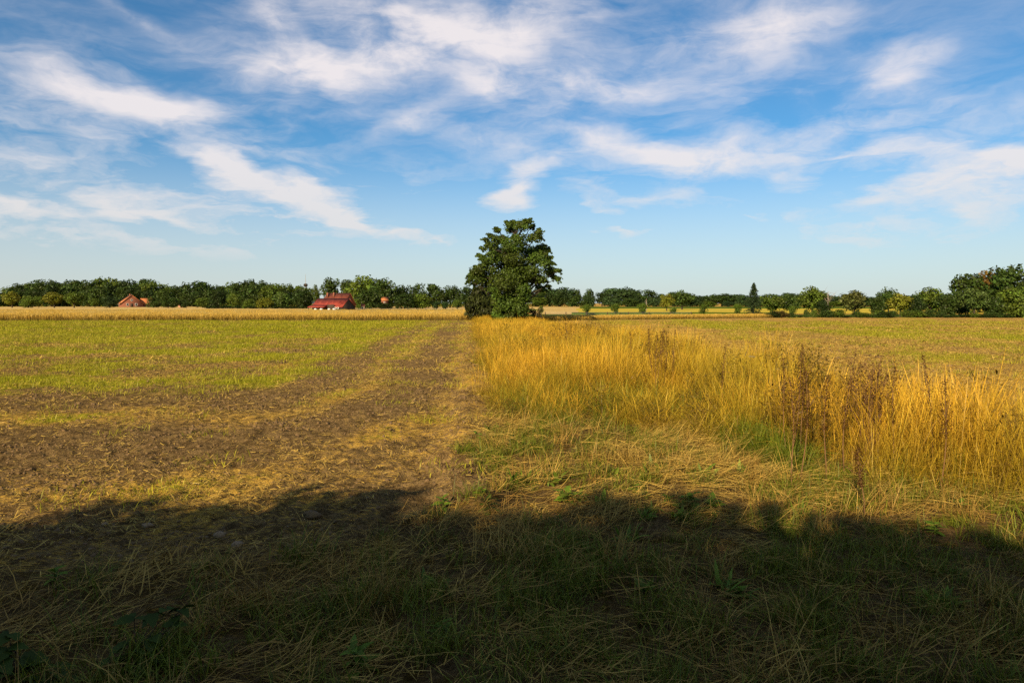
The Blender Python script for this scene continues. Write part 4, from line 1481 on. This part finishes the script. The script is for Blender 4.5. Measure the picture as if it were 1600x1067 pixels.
def roof_slab(L, W, hw, hr, over, th, side):
    """one pitched slope; side -1 front, +1 back"""
    sl = (hr - hw) / (W / 2)
    ye, ze = side * (W / 2 + over), hw - over * sl
    a = L / 2 + over
    V = np.array([(-a, 0, hr + .03), (a, 0, hr + .03), (a, ye, ze + .03), (-a, ye, ze + .03)], float)
    V = np.concatenate([V, V + np.array([0, 0, th])])
    F = np.array([(3, 2, 1, 0), (4, 5, 6, 7), (0, 1, 5, 4), (1, 2, 6, 5), (2, 3, 7, 6), (3, 0, 4, 7)])
    if side > 0:
        F = F[:, ::-1]
    return V, F


def part(name, vf, mat, parent, loc=(0, 0, 0), rotz=0):
    o = link(name, mesh_from(name, vf[0], vf[1], [mat]), parent, loc)
    o.rotation_euler = (0, 0, rotz)
    return o


def gabled(t_, L, W, hw, hr, wall, roof, loc=(0, 0, 0), rotz=0, th=.14, over=.3):
    wl = part('wall', prism(L, W, hw, hr), wall, t_, loc, rotz)
    for sd in (-1, 1):
        part('roof', roof_slab(L, W, hw, hr, over, th, sd), roof, t_, loc, rotz)
    return wl


def window(wl, x, y, z, w_, h_, rotz=0):
    """frame and pane on a wall, outside face towards -y before rotation"""
    f = part('window', boxes((-w_ / 2, -w_ / 2 + .07, -.05, .03, -h_ / 2, h_ / 2), (w_ / 2 - .07, w_ / 2, -.05, .03, -h_ / 2, h_ / 2),
                             (-w_ / 2 + .07, w_ / 2 - .07, -.05, .03, h_ / 2 - .07, h_ / 2), (-w_ / 2 + .07, w_ / 2 - .07, -.05, .03, -h_ / 2, -h_ / 2 + .07)),
             M_WHITE, wl, (x, y, z), rotz)
    return part('pane', box(-w_ / 2 + .07, w_ / 2 - .07, -.02, .01, -h_ / 2 + .07, h_ / 2 - .07), M_GLASS, wl, (x, y, z), rotz)


# small farmhouse before the wood: gable turned to the right, left slope in the sun
YH = 290.0
p = at(204, 470, YH)
fh = thing('farmhouse', (p.x, YH, 0), 'small brick farmhouse with orange tiled roof before the left wood', 'house', rotz=math.radians(125))
# ridge along local x; the end at -x is the gable turned to the viewer
wl = gabled(fh, 9, 8.4, 1.5, 5.0, M_BRICK, M_TILE_O)
for yy, zz, ww, hh in ((-1.6, 1.1, .9, 1.0), (1.6, 1.1, .9, 1.0), (0, 2.9, .8, .8)):
    window(wl, -4.5, yy, zz, ww, hh, -PI / 2)
part('door', box(-.5, .5, -.06, .02, 0, 1.5), M_WOODW, wl, (-4.5, .1, 0), -PI / 2)
part('gutter', box(-4.8, 4.8, 4.52, 4.62, 1.12, 1.2), M_WHITE, fh)
part('chimney', box(-.3, .3, -.3, .3, 4.6, 5.6), M_BRICK, fh, (1.5, 0, 0))
an = part('annex', prism(5, 3.0, 1.6, 3.6), M_BRICK, fh, (-1.4, -6.2, 0), math.radians(-80))
for sd in (-1, 1):
    part('annex_roof', roof_slab(5, 3.0, 1.6, 3.6, .2, .12, sd), M_TILE_O, fh, (-1.4, -6.2, 0), math.radians(-80))
part('turret', boxes((-.9, .9, -.9, .9, 0, 2.7)), M_CREAM, fh, (-1.8, -7.4, 0))
Vt = np.array([(-1.1, -1.1, 2.7), (1.1, -1.1, 2.7), (1.1, 1.1, 2.7), (-1.1, 1.1, 2.7), (0, 0, 4.6)])
part('turret_roof', (Vt, [np.array([(0, 1, 4), (1, 2, 4), (2, 3, 4), (3, 0, 4)]), np.array([(3, 2, 1, 0)])]), M_TILE_O, fh, (-1.8, -7.4, 0))

p = at(284, 477, 262)
sh = thing('garden_shed', (p.x, 262, 0), 'tiny pink shed with flat roof at the edge of the wood', 'shed')
part('wall', box(-.95, .95, -.7, .7, 0, 1.0), M_PINK, sh)
part('roof', box(-1.1, 1.1, -.85, .85, 1.0, 1.12), M_TILE_B, sh)
part('door', box(-.2, .2, -.74, -.7, 0, .8), M_WOODW, sh)

# red barn with lean-to
YB = 165.0
ROT = math.radians(-23)
p = at(521, 474, YB)
barn = thing('barn', (p.x, YB, 0), 'long barn with bright red tiled roof and a lean-to on its left', 'barn', rotz=ROT)
wl = gabled(barn, 8.8, 5.0, .75, 2.65, M_WOODW, M_TILE_R, over=.2)
part('door', box(-1.0, 1.0, -.05, .02, 0, 1.3), M_WOODW, wl, (1.4, -2.8, 0))
for k in range(2):
    window(wl, 2.6 + k * .8, -2.8, .5, .6, .4)
Vl = np.array([(-4.2, -2.7, 1.1), (.4, -2.7, 1.1), (.4, -4.4, .6), (-4.2, -4.4, .6)])
Vl = np.concatenate([Vl, Vl + np.array([0, 0, .12])])
part('lean_to_roof', (Vl, np.array([(3, 2, 1, 0), (4, 5, 6, 7), (0, 1, 5, 4), (1, 2, 6, 5), (2, 3, 7, 6), (3, 0, 4, 7)])), M_TILE_R, barn)
for k in range(4):
    part('post', box(-.07, .07, -.07, .07, 0, .62), M_WOODW, barn, (-4.0 + k * 1.4, -4.25, 0))
# farmhouse behind it
YF = 184.0
p = at(529, 470, YF)
fb = thing('farmhouse', (p.x, YF, 0), 'farmhouse with brownish red roof and two chimneys behind the red barn', 'house', rotz=ROT)
wl = gabled(fb, 7.0, 5.0, 1.3, 4.2, M_BRICK, M_TILE_B)
for x, yy in ((-2.8, -1.0), (-.8, -.9)):
    part('chimney', box(x - .2, x + .2, yy - .2, yy + .2, 3.2, 4.5), M_BRICK, fb)
for k in range(3):
    window(wl, -2.2 + k * 2.2, -2.5, .8, .7, .7)
window(wl, 3.5, 0, 2.4, .8, .8, PI / 2)
# little gable between the trees
p = at(601, 474, 212)
lg = thing('outbuilding', (p.x, 212, 0), 'small red outbuilding showing between the dark trees right of the barn', 'shed', rotz=math.radians(20))
wl = gabled(lg, 1.9, 1.6, 2.5, 3.4, M_BRICK, M_TILE_O, over=.12)
window(wl, -.2, -.8, 1.9, .4, .5)
p = at(567, 480, 188)
lg = thing('garden_shed', (p.x, 188, 0), 'pale small shed under the dark tree right of the barn', 'shed')
wl = gabled(lg, .9, .9, .9, 1.35, M_CREAM, M_TILE_B, over=.08, th=.06)
part('door', box(-.14, .14, -.05, .01, 0, .6), M_WOODW, wl, (0, -.45, 0))


# wrapped round bales
def bale(px, label):
    Y = 148.0
    p = at(px, 483, Y)
    t_ = thing('wrapped_bale', (p.x, Y, .25), label, 'bale', 'white wrapped bales before the red barn')
    path = [(0, -.3, 0), (0, -.29, 0), (0, -.2, 0), (0, .2, 0), (0, .29, 0), (0, .3, 0)]
    v, f = tube(path, [.01, .22, .27, .27, .22, .01], 16)
    link('wrap', mesh_from('bale_wrap', v, f, [M_WHITE], True), t_)
    t_.rotation_euler = (0, 0, random.uniform(-.5, .5))


for px, lb in ((493, 'leftmost white wrapped bale before the red barn'), (502, 'second white wrapped bale from the left before the barn'),
               (514, 'third white wrapped bale from the left before the barn'), (522, 'rightmost white wrapped bale before the red barn')):
    bale(px, lb)

# broadcasting tower far off
p = at(478, 474, 1250)
tw = thing('telecom_tower', (p.x, 1250, 0), 'thin far away tower with a dark pod above the trees', 'tower')
v, f = tube([(0, 0, 0), (0, 0, 20), (0, 0, 38)], [2.2, 1.3, 1.0], 12)
link('shaft', mesh_from('tower_shaft', v, f, [M_STEEL], True), tw)
v, f = tube([(0, 0, 31.5), (0, 0, 32), (0, 0, 34.5), (0, 0, 37.2), (0, 0, 37.6)], [1.0, 2.6, 4.0, 3.0, 1.0], 14)
link('pod', mesh_from('tower_pod', v, f, [M_WOODW], True), tw)
v, f = tube([(0, 0, 37.5), (0, 0, 46), (0, 0, 55)], [.6, .4, .2], 8)
link('mast', mesh_from('tower_mast', v, f, [M_STEEL], True), tw)


# pasture fences
def fence(pts, n, h, label, wires=(.35, .65, .9)):
    (x0, y0), (x1, y1) = pts
    t_ = thing('wire_fence', (x0, y0, 0), label, 'fence')
    v, f = box(-.05, .05, -.05, .05, -.05, h)
    me = mesh_from('fence_post', v, f, [M_WOODW])
    for k in range(n):
        q = k / (n - 1)
        link('post', me, t_, ((x1 - x0) * q, (y1 - y0) * q, 0))
    for z in wires:
        v, f = tube([(0, 0, z * h), (x1 - x0, y1 - y0, z * h)], [.006, .006], 4)
        link('wire', mesh_from('fence_wire', v, f, [M_STEEL]), t_)


fence(((gx(556, 132), 132), (gx(736, 128), 128)), 14, .62, 'dark low wire fence of the pasture between the farm and the big tree')
fence(((gx(852, 88), 88), (gx(1080, 87), 87)), 8, .5, 'thin wire fence along the ditch in front of the round willows')

# ------------------------------------------------------------------ stalks and weeds of the strip
M_DOCK = grass_material('dock_seed', (.05, .022, .007), (.07, .030, .008), (.11, .045, .012), .1, .35, .6)
M_STALK = plain_material('dry_stalk', (.16, .085, .035), .3, 12, .9)


def set_z(x, y):
    return float(ground_h(np.array([x]), np.array([y]))[0])


def dock(px, py, h, label, lean=0.0, head=.5, col=None):
    h *= .96 if px > 1200 else 1.0
    """stalk whose tip shows at that place; h its height"""
    g = np.random.default_rng(int(px * 7 + py))
    d = ray(px, py)
    Y = 10.0
    for _ in range(6):
        Y = (EYE - h - set_z(d.x / d.y * Y, Y)) / (-d.z / d.y)
    x = d.x / d.y * Y
    x -= lean * h
    z = set_z(x, Y)
    t_ = thing('dock_plant', (x, Y, z), label, 'weed', 'dry dock stalks in the tall grass')
    tip = np.array((lean * h, g.normal(0, .03), h))
    path = [np.array((0, 0, -.03)) * (1 - q) + tip * q + np.array((.02 * math.sin(q * 5 + px), 0, 0)) for q in np.linspace(0, 1, 7)]
    v, f = tube(path, list(np.linspace(.006, .002, 7)), 5)
    link('stem', mesh_from('dock_stem', v, f, [M_STALK], True), t_)
    m = 420
    q = 1 - head * g.random(m) ** .9
    P = np.array([np.interp(q, np.linspace(0, 1, 7), [p_[i] for p_ in path]) for i in range(3)]).T
    wd = .010 + .030 * np.sin(PI * np.clip((1 - q) / head, 0, 1)) ** .7
    P = P + g.normal(0, 1, (m, 3)) * wd[:, None] * np.array([.6, .6, .4])
    vv = ribbons(P, g.uniform(-PI, PI, m), g.uniform(.2, 1.6, m), g.uniform(.008, .02, m), .009, .4, 1, [1, .5])
    tag(link('seed_head', mesh_from('dock_head', vv[0], vv[1], [M_DOCK], False, {'h': vv[2], 'rnd': vv[3]}), t_), kind='stuff')
    br = [limb(path[4], tip * .8 + g.normal(0, .05, 3), g, .003, .0015, 3) + (4,) for _ in range(2)]
    v, f = tubes(br)
    link('side_twig', mesh_from('dock_twig', v, f, [M_STALK], True), t_)


for args in ((1013, 513, 1.15, 'tall dark dock stalk leaning left, leftmost of the clump in the strip', -.12), (1026, 522, 1.08, 'short dark dock stalk second from the left in the clump'),
             (1033, 518, 1.1, 'dark dock stalk in the middle of the clump', .02), (1038, 514, 1.13, 'tallest upright dark dock stalk in the middle of the clump', .05),
             (1042, 520, 1.08, 'dark dock stalk just right of the tallest upright one', .06), (1056, 516, 1.12, 'dark dock stalk leaning right, rightmost of the clump', .08),
             (886, 506, 1.05, 'small distant dock stalk left of the pair in the strip'), (893, 507, 1.05, 'small distant dock stalk right of the pair in the strip', .03),
             (985, 519, 1.0, 'thin dock stalk left of the dark clump'), (1133, 540, 1.0, 'reddish dock stalk in the middle of the golden grass', .02),
             (1248, 537, 1.2, 'tallest reddish brown dock stalk in front of the right field', -.06), (1256, 552, 1.12, 'short dock stalk beside the tallest reddish one', .1),
             (1222, 560, 1.05, 'dock stalk left of the tallest reddish one', -.08), (1236, 590, .98, 'dark dock stalk sunk in the grass below the tallest one', -.05),
             (1262, 585, 1.0, 'thick dark dock stalk sunk in the grass', .03), (1296, 590, .98, 'dark dock stalk standing left of the dry bush', .02),
             (1322, 588, .95, 'dark dock stalk close to the dry bush', .0), (1402, 575, 1.02, 'short brown dock stalk right of the dry bush', .03),
             (1450, 555, 1.12, 'brown dock stalk leaning left against the right field', -.10), (1476, 584, 1.0, 'short dark dock stalk near the right edge'),
             (1345, 700, .55, 'low dark dock stalk inside the near clump', -.05)):
    dock(*args)


# dry bush
def dry_bush(px, py, h, wd, label):
    g = np.random.default_rng(int(px))
    d = ray(px, py)
    Y = (EYE - h) / (-d.z / d.y)
    x = d.x / d.y * Y
    z = set_z(x, Y)
    t_ = thing('dry_bush', (x, Y, z), label, 'bush')
    ls, tips = [], []
    for k in range(26):
        a, q = g.uniform(0, 2 * PI), wd * math.sqrt(g.random())
        e = np.array((q * math.cos(a), q * math.sin(a), h * g.uniform(.65, 1)))
        ls.append(limb((0, 0, 0), e, g, .005, .0015, 5, .04) + (4,))
        for j in range(7):
            s_ = e * g.uniform(.55, 1)
            e2 = s_ + np.array((g.normal(0, .07), g.normal(0, .07), g.uniform(0, .12)))
            ls.append((([s_, e2]), [.002, .001], 3))
            tips.append(e2)
    v, f = tubes(ls)
    link('stem', mesh_from('bush_stem', v, f, [M_STALK], True), t_)
    tips = np.repeat(np.array(tips), 9, axis=0)
    tips = tips + g.normal(0, .025, tips.shape)
    vv = ribbons(tips, g.uniform(-PI, PI, len(tips)), g.uniform(.2, 1.6, len(tips)), g.uniform(.012, .03, len(tips)), .010, .4, 1, [1, .4])
    tag(link('seed_head', mesh_from('bush_heads', vv[0], vv[1], [M_DOCK], False, {'h': vv[2], 'rnd': vv[3]}), t_), kind='stuff')


dry_bush(1360, 556, 1.1, .22, 'brown dry bushy plant standing out of the right end of the strip')


# leafy plants: every leaf is a part
def leaf_mesh(name, L, W, lobes, mat, serr=.12, fold=.25):
    n = 9
    q = np.linspace(0, 1, n)
    prof = np.sin(PI * q ** .75) ** .8 * W * .5
    if lobes:
        prof = prof * (1 + .45 * np.cos(q * PI * lobes * 2))
    prof = np.maximum(prof * (1 + serr * np.where(np.arange(n) % 2, 1, -1)), .0008)
    bend = -.35 * q ** 2 * L
    mid = np.stack([q * L, 0 * q, bend], -1)
    Lf = np.stack([q * L - .1 * prof, prof, bend + fold * prof], -1)
    Rt = np.stack([q * L - .1 * prof, -prof, bend + fold * prof], -1)
    V = np.concatenate([mid, Lf, Rt])
    F = []
    for i in range(n - 1):
        F.append((i, i + 1, n + i + 1, n + i))
        F.append((i + 1, i, 2 * n + i, 2 * n + i + 1))
    return mesh_from(name, V, np.array(F), [mat], True, {'h': np.tile(q, 3), 'rnd': np.full(3 * n, .5)})


LEAF_A = leaf_mesh('weed_leaf', .13, .055, 0, M_HERB)
LEAF_B = leaf_mesh('weed_leaf', .16, .07, 3, M_HERB, .2)
M_BRAM = grass_material('bramble_leaves', (.028, .046, .008), (.045, .070, .011), (.05, .08, .015), .15, .2, .3, .01)
LEAF_C = leaf_mesh('bramble_leaf', .125, .085, 0, M_BRAM, .14, .18)
M_RUNNER = plain_material('bramble_cane', (.05, .03, .02), .3, 10, .8)


def weed(px, py, n, size, leaf, label, lift=.5):
    g = np.random.default_rng(int(px + py))
    x, y = on_ground(px, py)
    z = set_z(x, y)
    t_ = thing('weed', (x, y, z), label, 'weed', 'green leafy weeds at the field corner')
    v, f = tube([(0, 0, -.01), (.004, 0, .05 * size), (0, .003, .11 * size)], [.004, .003, .0015], 5)
    link('stem', mesh_from('weed_stem', v, f, [M_HERB], True, {'h': np.full(len(v), .3), 'rnd': np.full(len(v), .5)}), t_)
    for k in range(n):
        q = k / n
        o = link('leaf', leaf, t_, (0, 0, .10 * size * q))
        o.rotation_euler = (g.normal(0, .25), -(lift * .4 + q * lift + g.normal(0, .15)), k * 2.4 + g.normal(0, .3))
        s_ = size * g.uniform(.65, 1.15) * (1 - .4 * q)
        o.scale = (s_, s_, s_)


for a in ((692, 790, 12, 1.0, LEAF_A, 'green leafy weed standing on the soil at the shadow edge'),
          (762, 802, 14, 1.05, LEAF_A, 'green weed at the shadow edge where soil meets the verge'),
          (752, 783, 8, .6, LEAF_A, 'small green weed behind the one at the soil edge'),
          (745, 690, 8, .8, LEAF_A, 'small weed at the left foot of the tall grass'),
          (884, 786, 13, .95, LEAF_B, 'broad leaved green weed at the shadow edge left of centre verge'),
          (905, 783, 9, .7, LEAF_B, 'smaller green weed right beside the broad leaved one'),
          (992, 778, 9, .7, LEAF_B, 'low green weed in the sun in the middle of the verge'),
          (1010, 787, 8, .6, LEAF_B, 'low green weed just below another in the middle of the verge'),
          (1046, 797, 10, .75, LEAF_B, 'green weed left of the large weed at the shadow edge'),
          (1078, 798, 14, 1.0, LEAF_B, 'large green weed at the shadow edge right of the middle'),
          (1112, 802, 12, .9, LEAF_B, 'green weed right of the large weed at the shadow edge'),
          (1052, 690, 8, .7, LEAF_A, 'green weed in the trampled grass'),
          (1460, 838, 10, .8, LEAF_A, 'green weed in the shade below the near tall grass'),
          (1500, 800, 9, .8, LEAF_A, 'green weed at the foot of the near tall grass'),
          (555, 1035, 16, 1.0, LEAF_A, 'dark leafy weed in the shade at the bottom of the picture'),
          (690, 1000, 9, .7, LEAF_A, 'small dark weed in the shaded dry grass'),
          (85, 905, 9, .8, LEAF_A, 'thin green weed in the shade near the left edge')):
    weed(*a)


def bramble(root, Ys, spots, label):
    g = np.random.default_rng(int(root[0] + 11))
    x, y = on_ground(*root)
    z = set_z(x, y)
    t_ = thing('bramble', (x, y, z), label, 'bramble', 'brambles at the lower left corner')
    for i, (px, py, sz) in enumerate(spots):
        Y = Ys[0] + (Ys[1] - Ys[0]) * (py - 940) / 120.0
        p = at(px, py, Y)
        q = np.array((p.x - x, Y - y, max(.03, p.z - z)))
        v, f = tubes([limb((0, 0, -.01), q, g, .0035, .0015, 5, .05) + (5,)])
        link('cane', mesh_from('bramble_cane', v, f, [M_RUNNER], True), t_)
        for k in range(3):
            o = link('leaf', LEAF_C, t_, q)
            o.rotation_euler = (g.normal(0, .3), g.normal(.05, .25), g.uniform(-PI, PI) * .25 - PI / 2 + (k - 1) * 1.25 + i)
            s_ = sz * g.uniform(.8, 1.1) * (1 if k == 1 else .8)
            o.scale = (s_, s_, s_)


bramble((212, 1040), (3.15, 2.85), [(210, 966, .8), (238, 958, .75), (262, 952, .7), (284, 950, .6), (270, 975, .6), (200, 1002, .75), (238, 994, .8), (212, 1020, .8), (236, 1030, .8),
                                    (172, 1034, 1.1), (205, 1056, .9)], 'bramble sprout with dark leaves on an arching cane, lower left')
bramble((40, 1060), (3.1, 2.8), [(15, 990, 1.0), (12, 1012, .9), (30, 1030, 1.0), (85, 1048, 1.0), (52, 1040, .9), (14, 1052, 1.1), (60, 1062, 1.0), (100, 1060, .9), (-15, 1030, 1.1)],
        'dense dark bramble filling the lower left corner')

# stones on the soil
M_STONE = plain_material('field_stone', (.25, .165, .09), .3, 20, .9)
for k, (px, py, r, lb) in enumerate(((230, 824, .032, 'pale flat stone on the shaded soil, left one of the row'), (165, 820, .02, 'small pale stone left of the flat stone on the soil'),
                                     (344, 836, .036, 'rounded grey brown stone on the shaded soil'), (371, 850, .034, 'round stone in front of the rounded grey brown one'),
                                     (487, 812, .05, 'large earthy lump on the soil at the shadow edge'))):
    x, y = on_ground(px, py)
    import bmesh
    bm = bmesh.new()
    bmesh.ops.create_icosphere(bm, subdivisions=3, radius=r)
    V = np.array([v_.co[:] for v_ in bm.verts])
    F = np.array([[v_.index for v_ in f_.verts] for f_ in bm.faces])
    bm.free()
    V = V * (1 + .8 * (fbm(V[:, 0] / r * 1.2 + k * 7, V[:, 1] / r * 1.2 + V[:, 2] / r, 3, 9) - .5))[:, None] * np.array([1.2, 1, .7])
    o = link('stone', mesh_from('stone', V, F, [M_STONE if k < 4 else M_CLOD], True), None, (x, y, set_z(x, y) + r * .35))
    tag(o, lb, 'stone', 'stones on the soil')
